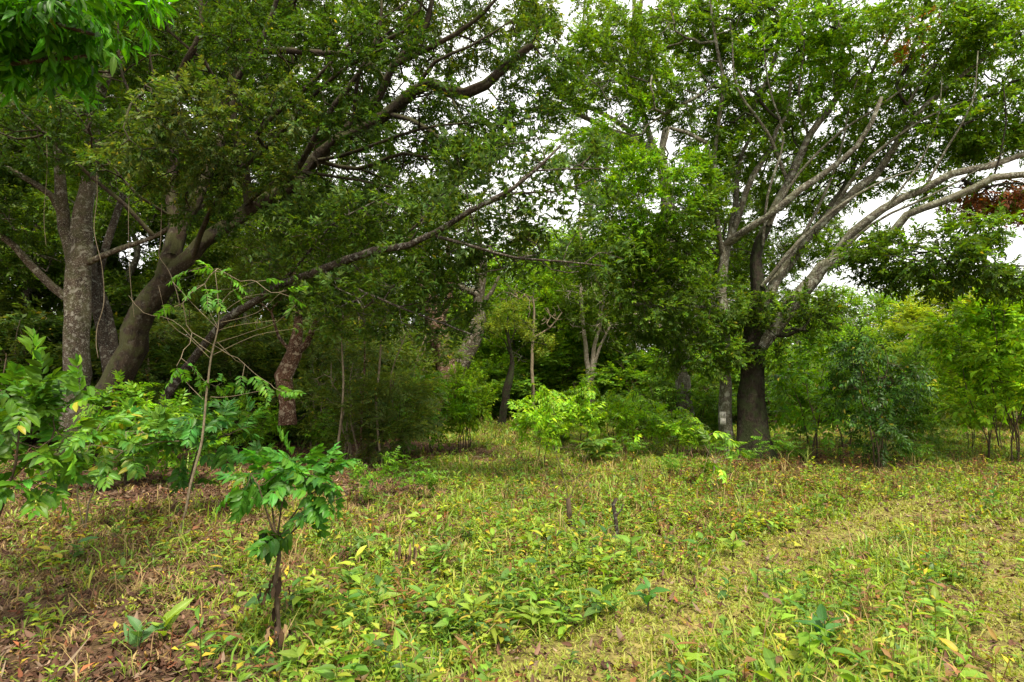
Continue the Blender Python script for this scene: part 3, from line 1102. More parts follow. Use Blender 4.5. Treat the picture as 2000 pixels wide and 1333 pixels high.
def tree_low_branch():
    global KR
    KR = 0.6
    rng = R(102)
    limbs = [
        W([(305, 850, 12.5), (325, 778, 12.5), (375, 705, 12.3), (431, 637, 12), (487, 597, 11.6), (544, 559, 11.2), (590, 545, 10.8), (637, 532, 10.4), (700, 503, 9.9), (760, 490, 9.5),
           (800, 483, 9.2), (850, 460, 8.9), (920, 415, 8.6), (1000, 370, 8.3), (1050, 330, 8.1), (1095, 285, 8)],
          [.2, .19, .17, .16, .15, .14, .13, .125, .11, .1, .09, .08, .07, .055, .04, .025], 0, fert0=.45, rough=.06),
        W([(700, 503, 9.9), (780, 470, 9.6), (640, 440, 9.6)][:2] + [(850, 400, 9.4), (900, 330, 9.2)], .05, .02, own=True, fert0=.3),
        W([(637, 532, 10.4), (690, 560, 10), (780, 600, 9.6), (860, 630, 9.3), (925, 655, 9.1)], .045, .018, own=True, fert0=.25),
        W([(850, 460, 8.9), (920, 480, 8.6), (1010, 505, 8.4), (1100, 512, 8.2), (1180, 520, 8.1)], .045, .015, own=True, fert0=.25),
        W([(920, 415, 8.6), (1000, 380, 8.4), (1090, 375, 8.2), (1160, 350, 8.1)], .035, .014, own=True, fert0=.2),
        W([(1000, 370, 8.3), (1035, 335, 8.2), (1100, 330, 8.1), (1190, 330, 8.0)], .03, .012, own=True, fert0=.2),
        W([(544, 559, 11.2), (600, 500, 10.6), (650, 440, 10.3), (740, 390, 10)], .06, .02, own=True, fert0=.3),
    ]
    tips = B(rng, [(1000, 330, 8.65, 150, 60, .5, 45), (1100, 300, 8.45, 90, 45, .4, 24), (1080, 420, 8.65, 120, 65, .5, 36), (930, 420, 9.05, 120, 60, .7, 50), (780, 420, 10.05, 150, 60, .9, 95),
                   (650, 450, 10.65, 130, 60, .9, 75), (850, 520, 9.45, 120, 60, .7, 60), (1000, 500, 8.95, 110, 45, .5, 34), (1130, 515, 8.55, 90, 35, .4, 18), (760, 570, 10.05, 150, 50, .7, 70),
                   (870, 620, 9.75, 90, 45, .5, 40), (600, 540, 11.05, 110, 50, .8, 50), (700, 620, 10.45, 100, 40, .6, 35)])
    plant('reaching_tree', 'slender tree whose long dark branch reaches low across the clearing to the centre', 'tree', [*GY(305, 12.5)], limbs, tips, M_BARK_DARK,
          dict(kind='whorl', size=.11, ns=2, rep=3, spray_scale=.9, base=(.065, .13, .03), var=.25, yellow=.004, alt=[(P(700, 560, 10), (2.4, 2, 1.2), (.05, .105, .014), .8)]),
          seed=2, seg=.35, rtip=.005, expo=2.25, up=.05)


def tree_pale():
    global KR
    KR = 0.8
    rng = R(103)
    limbs = [
        W([(150, 840, 14), (150, 760, 14), (150, 700, 14), (143, 620, 14), (142, 560, 14), (150, 500, 14), (158, 440, 14), (168, 380, 14), (175, 310, 14), (182, 240, 13.8), (215, 140, 13.4)],
          [.55, .46, .42, .4, .4, .4, .35, .3, .28, .25, .14], 0, fert0=.8, rough=.06, sides=18),
        W([(146, 530, 14), (128, 450, 14), (120, 390, 13.9), (117, 320, 13.8), (112, 240, 13.6), (85, 120, 13)], .26, .12, own=True, fert0=.6, sides=14),
        W([(122, 430, 13.9), (100, 385, 13.7), (70, 360, 13.5), (30, 335, 13.2), (-20, 310, 13), (-90, 290, 12.6)], .14, .07, own=True, fert0=.7),
        W([(140, 590, 14), (100, 560, 13.8), (62, 520, 13.6), (25, 480, 13.3), (-10, 450, 13), (-80, 400, 12.8)], .16, .09, own=True, fert0=.7),
        W([(165, 520, 14), (200, 500, 13.8), (240, 485, 13.6), (290, 468, 13.4), (340, 440, 13.2), (400, 400, 13)], .13, .05, own=True, fert0=.6),
    ]
    tips = B(rng, [(60, 180, 13, 160, 120, 1.8, 110), (230, 140, 13.6, 150, 120, 1.8, 110), (-60, 280, 12.6, 100, 110, 1.5, 50), (380, 380, 13, 90, 60, 1, 40), (-60, 420, 12.8, 80, 80, 1, 30),
                   (60, 440, 14.6, 90, 50, 1, 20)])
    plant('lichened_tree', 'thick pale trunk spotted with lichen that forks in two, far left of the clearing', 'tree', [*GY(150, 14)], limbs, tips, M_BARK_PALE,
          dict(kind='laurel', size=.1, ns=1, rep=7, base=GREEN_DARK, yellow=.004), seed=3, seg=.45, rtip=.006)


def tree_dark_fork():
    limbs = [W([(222, 790, 14.8), (215, 720, 14.8), (196, 640, 14.8), (184, 560, 15), (180, 480, 15.2)], .2, .13, fert0=.9),
             W([(214, 730, 14.8), (222, 660, 15), (205, 590, 15.2), (195, 530, 15.4), (240, 380, 15.6)], .17, .1, own=True, fert0=.8)]
    tips = B(R(104), [(200, 330, 15.5, 110, 80, 1.5, 70)])
    plant('forked_tree', 'dark almost black forked trunk between the lichened trunk and the mossy leaning trunk', 'tree', [*GY(222, 14.8)], limbs, tips, M_BARK_DARK,
          dict(kind='laurel', size=.1, ns=1, rep=7, base=GREEN_MID), seed=4, seg=.45)


def tree_red():
    global KR
    KR = 0.95
    rng = R(105)
    limbs = [W([(566, 830, 13.2), (562, 787, 13.2), (555, 739, 13.2), (572, 694, 13.2), (580, 650, 13.2), (585, 600, 13.3), (570, 520, 13.5)], [.2, .17, .2, .17, .11, .09, .05], 0, fert0=.7, rough=.16, sides=14),
             W([(572, 700, 13.2), (600, 672, 13.1), (618, 630, 13), (634, 600, 13), (670, 560, 13)], .1, .05, own=True, fert0=.6),
             W([(570, 690, 13.2), (545, 660, 13.4), (530, 610, 13.5)], .05, .03, fert0=.6)]
    tips = B(rng, [(600, 520, 13.4, 160, 60, 1.5, 130), (690, 560, 13, 90, 50, 1, 45), (500, 560, 13.6, 80, 50, 1, 45)])
    plant('red_barked_tree', 'small tree with twisted reddish brown trunk forked like a Y, shaded, left of centre', 'tree', [*GY(566, 13.2)], limbs, tips, M_BARK_RED,
          dict(kind='fine', size=.065, ns=1, rep=7, base=(.06, .11, .016)), seed=5, seg=.4)


def tree_right_main():
    global KR
    KR = 0.7
    rng = R(106)
    limbs = [
        W([(1478, 905, 13.6), (1474, 870, 13.6), (1466, 800, 13.6), (1466, 740, 13.6), (1470, 680, 13.6), (1480, 620, 13.6), (1487, 570, 13.6), (1480, 500, 13.6), (1500, 440, 13.4)],
          [.78, .56, .45, .41, .4, .37, .3, .22, .17], 0, fert0=.8, rough=.09, sides=24, flute=.14),
        W([(1482, 680, 13.6), (1510, 645, 13.5), (1562, 577, 13.3), (1600, 532, 13.1), (1637, 514, 12.9), (1694, 499, 12.6), (1731, 470, 12.3), (1769, 424, 12), (1844, 397, 11.7), (1900, 373, 11.4),
           (1940, 349, 11.2), (2000, 341, 11), (2100, 325, 10.8)], [.26, .26, .25, .24, .23, .19, .16, .15, .15, .14, .13, .12, .09], 0, own=True, fert0=.35, sides=16),
        W([(1600, 535, 13.1), (1640, 485, 12.9), (1675, 450, 12.7), (1731, 405, 12.4), (1806, 367, 12.1), (1862, 337, 11.8), (1937, 322, 11.5), (2000, 300, 11.3), (2080, 270, 11)],
          [.17, .16, .16, .15, .14, .13, .12, .1, .08], 0, own=True, fert0=.3, sides=14),
        W([(1490, 600, 13.6), (1530, 530, 13.5), (1562, 487, 13.4), (1619, 424, 13.2), (1675, 371, 13), (1712, 345, 12.9), (1745, 295, 12.7), (1790, 230, 12.4), (1880, 150, 12), (1990, 60, 11.7)],
          [.22, .2, .18, .17, .16, .15, .13, .11, .08, .05], 0, own=True, fert0=.4, sides=14),
        W([(1525, 540, 13.5), (1600, 440, 13.6), (1660, 350, 13.6), (1690, 260, 13.5), (1700, 150, 13.2), (1760, 30, 13)], .14, .05, own=True, fert0=.4),
        W([(1500, 440, 13.4), (1540, 360, 13.3), (1580, 270, 13.2), (1640, 180, 13), (1640, 60, 12.7), (1600, -40, 12.5)], .17, .05, own=True, fert0=.3),
        W([(1731, 470, 12.3), (1790, 480, 11.6), (1840, 500, 11.1), (1900, 520, 10.8)], .07, .03, own=True, fert0=.3),
        W([(1750, 165, 12.4), (1772, 130, 12.2), (1799, 45, 12), (1820, -30, 11.9)], .05, .03, fert0=.2),
        W([(1750, 165, 12.4), (1790, 110, 12.1), (1844, 71, 11.9), (1937, 22, 11.7), (1990, -20, 11.5)], .055, .03, fert0=.2),
        W([(1790, 230, 12.4), (1760, 190, 12.4), (1750, 165, 12.4)], .07, .055, fert0=.9),
        W([(1500, 655, 13.55), (1540, 655, 13.2), (1570, 640, 13)], .11, .05, fert0=.4),
        W([(1940, 349, 11.2), (1955, 300, 11), (1965, 240, 10.9), (1960, 170, 10.7)], .04, .02, fert0=.2),
    ]
    for pts, r0 in [([(1487, 560, 13.5), (1560, 470, 13), (1640, 400, 12.6), (1730, 350, 12.3), (1800, 330, 12)], .08),
                    ([(1500, 440, 13.3), (1560, 340, 12.8), (1640, 260, 12.5), (1730, 200, 12.2), (1830, 120, 12)], .07),
                    ([(1530, 530, 13.4), (1600, 400, 12.9), (1640, 300, 12.7), (1660, 200, 12.5), (1700, 80, 12.4)], .07),
                    ([(1490, 480, 13.4), (1500, 380, 13), (1530, 270, 12.8), (1500, 160, 12.6), (1490, 40, 12.5)], .06),
                    ([(1600, 532, 13), (1700, 440, 12.4), (1780, 400, 12), (1880, 350, 11.6), (1960, 300, 11.3)], .06),
                    ([(1731, 405, 12.3), (1790, 330, 12), (1830, 240, 11.8), (1840, 150, 11.7)], .045),
                    ([(1619, 424, 13.2), (1680, 330, 12.6), (1760, 260, 12.2), (1850, 210, 11.9), (1960, 180, 11.7)], .08),
                    ([(1806, 367, 12.1), (1850, 290, 11.8), (1900, 200, 11.5), (1910, 100, 11.3)], .06),
                    ([(1580, 270, 13.2), (1560, 180, 12.7), (1570, 80, 12.5), (1540, -20, 12.4)], .06),
                    ([(1660, 350, 13.6), (1740, 260, 12.8), (1800, 160, 12.4), (1880, 60, 12.1), (1900, -30, 12)], .075),
                    ([(1540, 360, 13.3), (1500, 260, 12.8), (1440, 170, 12.6), (1430, 70, 12.5)], .07),
                    ([(1844, 397, 11.7), (1900, 420, 11.2), (1970, 440, 10.9)], .04),
                    ([(1640, 180, 13), (1700, 110, 12.4), (1720, 20, 12.2)], .05),
                    ([(1690, 260, 13.5), (1640, 200, 12.8), (1620, 110, 12.6)], .045)]:
        limbs.append(W(pts, r0, r0 * .3, own=True, fert0=.3, sides=8, rough=.1))
    tips = B(rng, [(1750, 90, 12.8, 200, 110, 1.8, 300), (1940, 150, 12.2, 130, 160, 1.3, 260), (1520, 100, 13.3, 150, 110, 1.5, 210), (1630, 230, 13.5, 150, 80, 1.4, 130),
                   (1840, 270, 12.7, 130, 60, 1.2, 90), (1960, 240, 11.9, 90, 70, 1, 60), (1740, 505, 11.2, 90, 45, .7, 60), (1830, 520, 11.0, 100, 50, .8, 90), (1900, 545, 11.0, 60, 40, .6, 30),
                   (1985, 555, 10.8, 50, 38, .6, 28), (1900, 455, 11.3, 70, 35, .6, 26), (1600, 350, 13.8, 130, 70, 1, 80), (1470, 260, 13.7, 90, 90, 1, 90), (1700, 330, 13.5, 90, 50, .8, 40), (1400, 30, 13.9, 110, 70, 1, 90), (1880, 380, 12.3, 120, 30, .8, 30), (1545, 620, 13.1, 80, 50, .8, 60), (1600, 610, 13.1, 45, 30, .4, 10),
                   (1610, 480, 13.2, 60, 40, .6, 20), (1975, 395, 11.9, 90, 40, .6, 60), (1500, 700, 13.3, 26, 26, .3, 5)])
    rust = (.2, .055, .02)
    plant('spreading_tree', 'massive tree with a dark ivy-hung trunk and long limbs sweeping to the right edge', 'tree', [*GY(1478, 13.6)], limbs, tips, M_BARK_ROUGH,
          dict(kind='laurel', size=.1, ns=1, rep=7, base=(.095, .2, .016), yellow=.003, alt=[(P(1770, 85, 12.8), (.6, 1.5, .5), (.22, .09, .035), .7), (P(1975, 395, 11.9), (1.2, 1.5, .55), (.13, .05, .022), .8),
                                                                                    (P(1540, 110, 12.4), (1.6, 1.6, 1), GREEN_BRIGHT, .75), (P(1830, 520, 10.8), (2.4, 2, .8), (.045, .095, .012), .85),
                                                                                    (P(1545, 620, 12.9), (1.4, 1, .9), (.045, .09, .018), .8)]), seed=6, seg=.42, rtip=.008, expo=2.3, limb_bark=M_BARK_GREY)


def plate(root, base):
    """small white plate with marks, nailed on the trunk: two stacked tin halves"""
    c = P(1412, 817, 13.62) - base
    g = Geo()
    w, h, d = .075, .15, .006

    def box(g, x0, x1, y0, y1, z0, z1):
        V = np.array([[x, y, z] for x in (x0, x1) for y in (y0, y1) for z in (z0, z1)])
        Q = np.array([[0, 1, 3, 2], [4, 6, 7, 5], [0, 4, 5, 1], [2, 3, 7, 6], [0, 2, 6, 4], [1, 5, 7, 3]])
        g.add(V + c, Q)
    me = None
    box(g, -w, w, 0, d, .004, h)
    box(g, -w * .96, w * .94, -.002, d, -h, -.002)
    me = g.mesh('plate')
    m, t, out = nt('weathered_white_tin')
    pr = t.nodes.new('ShaderNodeBsdfPrincipled')
    n = t.nodes.new('ShaderNodeTexNoise')
    n.inputs['Scale'].default_value = 30
    n.inputs['Detail'].default_value = 6
    r = t.nodes.new('ShaderNodeValToRGB')
    r.color_ramp.elements[0].position = .35
    r.color_ramp.elements[0].color = (.22, .2, .15, 1)
    r.color_ramp.elements[1].position = .55
    r.color_ramp.elements[1].color = (.62, .6, .52, 1)
    t.links.new(n.outputs['Fac'], r.inputs[0])
    t.links.new(r.outputs[0], pr.inputs['Base Color'])
    pr.inputs['Roughness'].default_value = .6
    t.links.new(pr.outputs[0], out.inputs[0])
    wc = base + np.array([0, 0, 0])
    sign = empty('tree_sign', wc + c, 'small weathered white plate with dark marks nailed low on the thinner right-hand trunk', 'sign')
    # plate verts are relative to the tree's base: shift to the sign's own origin
    for v in me.vertices:
        v.co = (v.co[0] - c[0], v.co[1] - c[1], v.co[2] - c[2])
    part('plate', me, m, sign)
    letters = [Geo(), Geo(), Geo()]
    g2 = letters[0]

    def stroke(x0, z0, x1, z1, wd=.004):
        wd = min(wd, .004)
        a = np.array([x0, 0, z0]); b = np.array([x1, 0, z1])
        n_ = norm(np.array([-(b - a)[2], 0, (b - a)[0]])) * wd
        V = []
        for y in (-.006, -.0025):
            for p in (a - n_, a + n_, b + n_, b - n_):
                V.append(p + [0, y, 0])
        Q = np.array([[0, 1, 2, 3], [4, 7, 6, 5], [0, 4, 5, 1], [1, 5, 6, 2], [2, 6, 7, 3], [3, 7, 4, 0]])
        g2.add(np.array(V), Q)
    stroke(-.03, .035, -.03, .105)                      # 1
    stroke(-.03, .105, -.043, .092, .004)
    g2 = letters[1]
    stroke(.008, .035, .026, .105)                      # A
    stroke(.026, .1055, .046, .035)
    stroke(.016, .06, .037, .06, .005)
    g2 = letters[2]
    stroke(-.012, -.075, 0, -.088)                      # faded curve on the lower half
    stroke(.001, -.088, .018, -.088, .006)
    stroke(.019, -.088, .03, -.075)
    m2, t2, out2 = nt('sign_ink')
    p2 = t2.nodes.new('ShaderNodeBsdfPrincipled')
    p2.inputs['Base Color'].default_value = (.12, .11, .09, 1)
    p2.inputs['Roughness'].default_value = .8
    t2.links.new(p2.outputs[0], out2.inputs[0])
    for q in letters:
        part('letter', q.mesh('letter'), m2, sign)


def tree_right_second():
    global KR
    KR = 0.9
    rng = R(107)
    limbs = [
        W([(1428, 905, 14), (1420, 850, 14), (1416, 790, 14), (1413, 720, 14), (1410, 660, 14), (1408, 600, 14), (1408, 540, 14), (1418, 480, 14)],
          [.24, .2, .185, .17, .165, .16, .15, .13], 0, fert0=.75, rough=.05, sides=16),
        W([(1418, 480, 14), (1445, 461, 13.6), (1506, 424, 13.1), (1562, 375, 12.8), (1607, 345, 12.6), (1675, 285, 12.3), (1704, 240, 12.1), (1722, 190, 12)], .12, .05, own=True, fert0=.5),
        W([(1418, 485, 14), (1440, 430, 13.8), (1450, 400, 13.6), (1469, 345, 13.3), (1506, 289, 13.1), (1519, 250, 13), (1538, 225, 12.9), (1545, 160, 12.8)], .1, .04, own=True, fert0=.5),
        W([(1425, 470, 13.9), (1437, 400, 13.9), (1443, 350, 13.8), (1450, 300, 13.7), (1476, 244, 13.6), (1480, 170, 13.5)], .09, .035, own=True, fert0=.5),
        W([(1412, 500, 14), (1402, 430, 13.6), (1395, 350, 13.3), (1379, 280, 13.1), (1341, 259, 12.9), (1307, 250, 12.7)], .085, .035, own=True, fert0=.85),
        W([(1395, 350, 13.3), (1400, 270, 13.3), (1412, 176, 13.2), (1405, 124, 13.1), (1394, 70, 13), (1385, -20, 13)], .07, .03, own=True, fert0=.4),
        W([(1408, 560, 14), (1350, 500, 13.6), (1290, 430, 13.3), (1240, 400, 13.1)], .07, .03, own=True, fert0=.3),
        W([(1410, 600, 14), (1350, 600, 13.5), (1290, 600, 13.2), (1230, 590, 13)], .05, .02, fert0=.3),
        W([(1450, 250, 13.6), (1500, 150, 13.4), (1525, 45, 13.2), (1487, 8, 13.1), (1440, -10, 13)], .07, .04, fert0=.8),
        W([(1525, 45, 13.2), (1559, -5, 13.1)], .05, .04, fert0=.9),
    ]
    tips = B(rng, [(1290, 400, 13.1, 120, 110, 1.3, 230), (1240, 510, 13.2, 120, 80, 1.1, 170), (1320, 600, 13.2, 130, 70, 1, 190), (1385, 560, 14.6, 75, 100, .5, 100),
                   (1440, 420, 14.8, 100, 60, .6, 50), (1240, 180, 13.5, 80, 90, .9, 80), (1370, 190, 13.6, 100, 80, 1, 80), (1360, 690, 13.3, 90, 40, .8, 60), (1185, 420, 13.1, 45, 70, .6, 30),
                   (1420, 60, 13.7, 110, 60, 1.2, 90), (1150, 130, 13.3, 60, 80, .6, 40), (1250, 60, 13.5, 80, 70, .8, 60), (1200, 300, 13.5, 80, 70, .8, 60), (1450, 520, 15, 60, 50, .5, 20), (1400, 300, 13.6, 70, 50, .7, 24)])
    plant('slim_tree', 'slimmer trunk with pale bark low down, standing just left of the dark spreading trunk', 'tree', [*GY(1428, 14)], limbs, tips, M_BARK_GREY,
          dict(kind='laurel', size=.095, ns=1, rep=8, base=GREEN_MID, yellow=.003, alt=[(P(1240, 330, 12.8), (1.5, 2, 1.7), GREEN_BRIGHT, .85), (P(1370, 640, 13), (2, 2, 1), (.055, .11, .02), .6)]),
          seed=7, seg=.4, rtip=.0075, expo=2.35, extra=plate)


def tree_overhang():
    rng = R(108)
    limbs = [
        W([(-900, 1100, 3.9), (-880, 600, 3.9), (-840, 250, 3.9), (-780, 0, 3.9), (-700, -150, 4)], .2, .09, fert0=.9),
        W([(-780, 0, 3.9), (-500, -40, 3.7), (-250, -30, 3.6), (-60, 5, 3.5), (80, 40, 3.5), (190, 70, 3.5)], .07, .012, fert0=.45),
        W([(-840, 250, 3.9), (-500, 130, 3.8), (-250, 110, 3.7), (-50, 125, 3.7), (90, 118, 3.7), (200, 106, 3.7)], .06, .012, fert0=.45),
        W([(-780, 0, 3.9), (-450, -160, 4), (-150, -120, 4), (60, -60, 4), (230, -15, 4)], .06, .012, fert0=.45),
    ]
    tips = B(rng, [(10, 10, 3.5, 140, 30, .35, 44), (130, 30, 3.6, 70, 22, .25, 18), (40, 85, 3.7, 120, 22, .25, 34), (-130, 40, 3.6, 120, 70, .5, 30), (130, -40, 3.9, 140, 30, .4, 34)])
    plant('overhanging_tree', 'near tree whose glossy drooping green leaves hang into the top left corner', 'tree', [*GY(-900, 3.9)], limbs, tips, M_BARK_DARK,
          dict(kind='mango', size=.115, ns=4, rep=3, spray_scale=.55, base=(.045, .17, .006), var=.35, dr=-.1, yellow=.004), seed=8, seg=.2, rtip=.003, leaf_mat_=M_LEAF_GLOSSY)


tree_mossy()
KR = 1.0
tree_low_branch()
KR = 1.0
tree_pale()
KR = 1.0
tree_dark_fork()
tree_red()
KR = 1.0
tree_right_main()
KR = 1.0
tree_right_second()
KR = 1.0
tree_overhang()


# ------------------------------------------------------------------ middle distance trees, each traced from its own place
def tree_centre_pair():
    rng = R(110)
    plant('broad_trunk_tree', 'thick brown trunk leaning left in the gap, beside the darker curved trunk', 'tree', [*GY(876, 26)],
          [W([(880, 800, 26), (876, 750, 26), (871, 700, 26), (856, 640, 26), (835, 560, 26.5), (800, 460, 27)], [.5, .42, .45, .5, .35, .2], 0, fert0=.6, rough=.12, sides=14),
           W([(856, 640, 26), (880, 560, 26), (875, 480, 26)], .2, .1, fert0=.5)],
          B(rng, [(790, 430, 27, 130, 80, 3, 130), (880, 430, 26, 70, 50, 2, 40), (720, 560, 27, 90, 60, 2, 60)]), M_BARK_RED,
          dict(kind='fine', size=.13, ns=1, rep=7, base=OLIVE, spray_scale=1.6), seed=10, seg=.8, rtip=.012)
    plant('curved_trunk_tree', 'dark curved trunk behind the bright bush, with bare crooked branches above it', 'tree', [*GY(888, 27)],
          [W([(884, 800, 27), (890, 735, 27), (910, 693, 27), (927, 665, 27), (938, 618, 27), (939, 570, 27), (945, 520, 27), (930, 440, 27)], [.5, .45, .42, .4, .33, .25, .17, .1], 0, fert0=.7, rough=.08, sides=14),
           W([(939, 582, 27), (925, 572, 27), (912, 568, 27), (890, 556, 27), (870, 535, 27), (850, 525, 27)], .2, .08, own=True, fert0=.5, sides=8),
           W([(940, 600, 27), (960, 570, 27), (975, 540, 27)], .14, .07, own=True, fert0=.5, sides=8),
           W([(912, 568, 27), (890, 540, 27), (880, 510, 27)], .09, .05, fert0=.5)],
          B(rng, [(930, 420, 27, 120, 50, 2, 60), (860, 500, 27, 50, 30, 1, 14), (1000, 470, 27, 60, 40, 2, 26)]), M_BARK_PALE,
          dict(kind='fine', size=.12, ns=1, rep=5, base=(.1, .12, .03), spray_scale=1.5), seed=11, seg=.8, rtip=.012)


def tree_snag():
    global KR
    KR = 0.72
    rng = R(112)
    plant('thin_crowned_tree', 'small half dead tree with a dark split trunk, bare grey twigs and a yellowish crown', 'tree', [*Gd(981, 828)],
          [W([(980, 835, 25), (981, 818, 25), (986, 780, 25), (992, 750, 25), (999, 712, 25), (996, 680, 25), (990, 645, 25), (992, 620, 25)], [.26, .22, .2, .24, .17, .12, .1, .05], 0, fert0=.8, rough=.16, sides=12),
           W([(999, 698, 25), (1010, 697, 25), (1020, 706, 25), (1028, 707, 25)], .05, .03, own=True, fert0=.7),
           W([(994, 690, 25), (985, 665, 25), (970, 655, 25), (950, 645, 25)], .05, .025, fert0=.4),
           W([(998, 670, 25), (1006, 645, 25), (1004, 620, 25)], .05, .025, fert0=.4),
           W([(999, 698, 25), (1030, 670, 25), (1060, 672, 25)], .04, .02, fert0=.6)],
          B(rng, [(985, 625, 25, 45, 28, .8, 36), (955, 640, 25, 25, 14, .5, 9), (1030, 650, 25, 22, 16, .4, 12), (1058, 672, 25, 16, 14, .4, 16), (1000, 600, 25, 30, 12, .5, 10)]), M_BARK_ROUGH,
          dict(kind='fine', size=.12, ns=1, rep=4, base=(.13, .2, .03), spray_scale=1.3), seed=12, seg=.4, rtip=.008, leaf_nodes=1)
    # bare twigs round it
    plant('bare_twig_tree', 'leafless grey twigs fanning out behind the yellowish crown in the centre gap', 'tree', [*GY(1045, 27)],
          [W([(1040, 800, 27), (1038, 720, 27), (1040, 660, 27), (1043, 610, 27), (1040, 580, 27)], .12, .05, fert0=.5),
           W([(1040, 660, 27), (1075, 640, 27), (1098, 610, 27)], .07, .04, fert0=.3)],
          B(rng, [(1045, 610, 27, 50, 45, 1, 60), (1000, 575, 27, 30, 30, 1, 30), (1080, 620, 27, 30, 25, .6, 16)]), M_TWIG_PALE, None, seed=13, seg=.4, rtip=.012)


def tree_white_stems():
    rng = R(114)
    limbs = [W([(1148, 800, 28), (1150, 755, 28), (1149, 720, 28), (1146, 690, 28), (1140, 640, 28)], .16, .09, fert0=.9),
             W([(1152, 800, 28), (1152, 755, 28), (1155, 720, 28), (1158, 685, 28), (1172, 640, 28), (1180, 580, 28)], .15, .07, fert0=.6),
             W([(1156, 800, 28), (1156, 755, 28), (1160, 715, 28), (1170, 680, 28), (1190, 640, 28)], .12, .06, fert0=.7),
             W([(1140, 640, 28), (1132, 560, 28), (1135, 480, 28), (1132, 420, 28)], .1, .05, fert0=.3),
             W([(1158, 730, 28), (1180, 728, 28), (1200, 722, 28), (1215, 728, 28)], .05, .03, fert0=.8)]
    plant('white_stemmed_tree', 'cluster of straight whitish stems under a dense green dome, behind the central bushes', 'tree', [*GY(1152, 28)], limbs,
          B(rng, [(1160, 600, 28, 70, 60, 2, 120), (1230, 640, 28, 70, 60, 2, 100), (1130, 540, 28, 60, 60, 2, 80), (1220, 540, 28, 90, 70, 2, 120), (1300, 600, 28, 70, 80, 2, 90)]), M_BARK_WHITE,
          dict(kind='laurel', size=.13, ns=1, rep=6, base=(.075, .145, .02), spray_scale=1.5), seed=14, seg=.8, rtip=.012)


def tree_tall_behind():
    rng = R(115)
    limbs = [W([(1345, 830, 18), (1335, 700, 18), (1320, 560, 18), (1305, 440, 18), (1300, 340, 18), (1285, 300, 18)], .26, .18, fert0=.9),
             W([(1285, 302, 18), (1262, 285, 18), (1245, 277, 18), (1200, 258, 17.8), (1150, 232, 17.6), (1100, 210, 17.4), (1055, 180, 17.2)], .16, .03, own=True, fert0=.45),
             W([(1250, 279, 18), (1220, 250, 17.9), (1175, 222, 17.8), (1119, 200, 17.6), (1080, 190, 17.5)], .11, .025, own=True, fert0=.4),
             W([(1245, 279, 18), (1200, 272, 17.8), (1160, 262, 17.6), (1120, 262, 17.5)], .1, .03, own=True, fert0=.4),
             W([(1285, 300, 18), (1262, 240, 18), (1235, 120, 18), (1240, 0, 18), (1235, -60, 18)], .12, .04, own=True, fert0=.5),
             W([(1290, 300, 18), (1300, 200, 18), (1255, 100, 18.5), (1250, 20, 18.6), (1265, -60, 18.6)], .12, .05, own=True, fert0=.5),
             W([(1262, 240, 18), (1210, 120, 18), (1190, 60, 18), (1195, -40, 18)], .07, .03, own=True, fert0=.5),
             W([(1210, 120, 18), (1170, 90, 18), (1140, 60, 18), (1145, -20, 18)], .05, .03, own=True, fert0=.5)]
    tips = B(rng, [(1180, 130, 18, 60, 60, 1, 40), (1240, 140, 17.6, 70, 80, 1, 70), (1300, 60, 18, 80, 80, 1.5, 60), (1150, 30, 18, 60, 40, 1, 34), (1100, 200, 17.4, 60, 30, .5, 40),
                   (1200, 330, 17.8, 90, 60, 1, 80), (1130, 290, 17.5, 60, 40, .8, 30), (1060, 30, 18, 60, 60, 1, 26)])
    plant('tall_pale_tree', 'tall tree with pale stems and a fan of bare forked branches reaching left', 'tree', [*GY(1345, 18)], limbs, tips, M_BARK_GREY,
          dict(kind='laurel', size=.12, ns=1, rep=8, base=(.12, .23, .016), spray_scale=1.2), seed=15, seg=.5, rtip=.008, leaf_nodes=1)


tree_centre_pair()
tree_snag()
KR = 1.0
tree_white_stems()
tree_tall_behind()


# ------------------------------------------------------------------ prototypes for background trees and shrubs
USED = set()


def proto_tree(name, seed, h, w, kind, size, base, bark, crown_lo=.25, n=420, rep=6, var=.2, yellow=0.003, lean=0.05, clumps=16, nstem=1, spray=1.4):
    rng = R(seed)
    limbs = []
    for k in range(nstem):
        a = rng.uniform(0, 6.28)
        sp_ = .0 if nstem == 1 else .18 * h
        pts = [(rng.normal(0, .1 * (k > 0)), rng.normal(0, .1 * (k > 0)), -.15)]
        for i in range(1, 6):
            t = i / 5
            pts.append((math.cos(a) * sp_ * t ** 1.5 + rng.normal(0, lean * h * .3) * t, math.sin(a) * sp_ * t ** 1.5 + rng.normal(0, lean * h * .3) * t, h * .78 * t))
        r0 = .022 * h / math.sqrt(nstem)
        limbs.append(dict(P=pts, R=[r0 * (1 - .8 * i / 5) for i in range(6)], fert0=crown_lo * .8))
    tips = []
    for _ in range(clumps):
        z = rng.uniform(crown_lo + .05, .92)
        prof = math.sin(math.pi * min(1, (z - crown_lo) / (1 - crown_lo)) ** .7) ** .6
        a = rng.uniform(0, 6.28)
        rr = w / 2 * prof * rng.uniform(.45, .85)
        c = (math.cos(a) * rr, math.sin(a) * rr, z * h)
        s = w * rng.uniform(.13, .24)
        tips.append(blob_tips(rng, c, (s, s, s * .7), n // clumps))
    return dict(name=name, limbs=limbs, tips=np.concatenate(tips), bark=bark,
                leaf=dict(kind=kind, size=size, ns=1, rep=rep, base=base, var=var, yellow=yellow, spray_scale=spray), seed=seed)


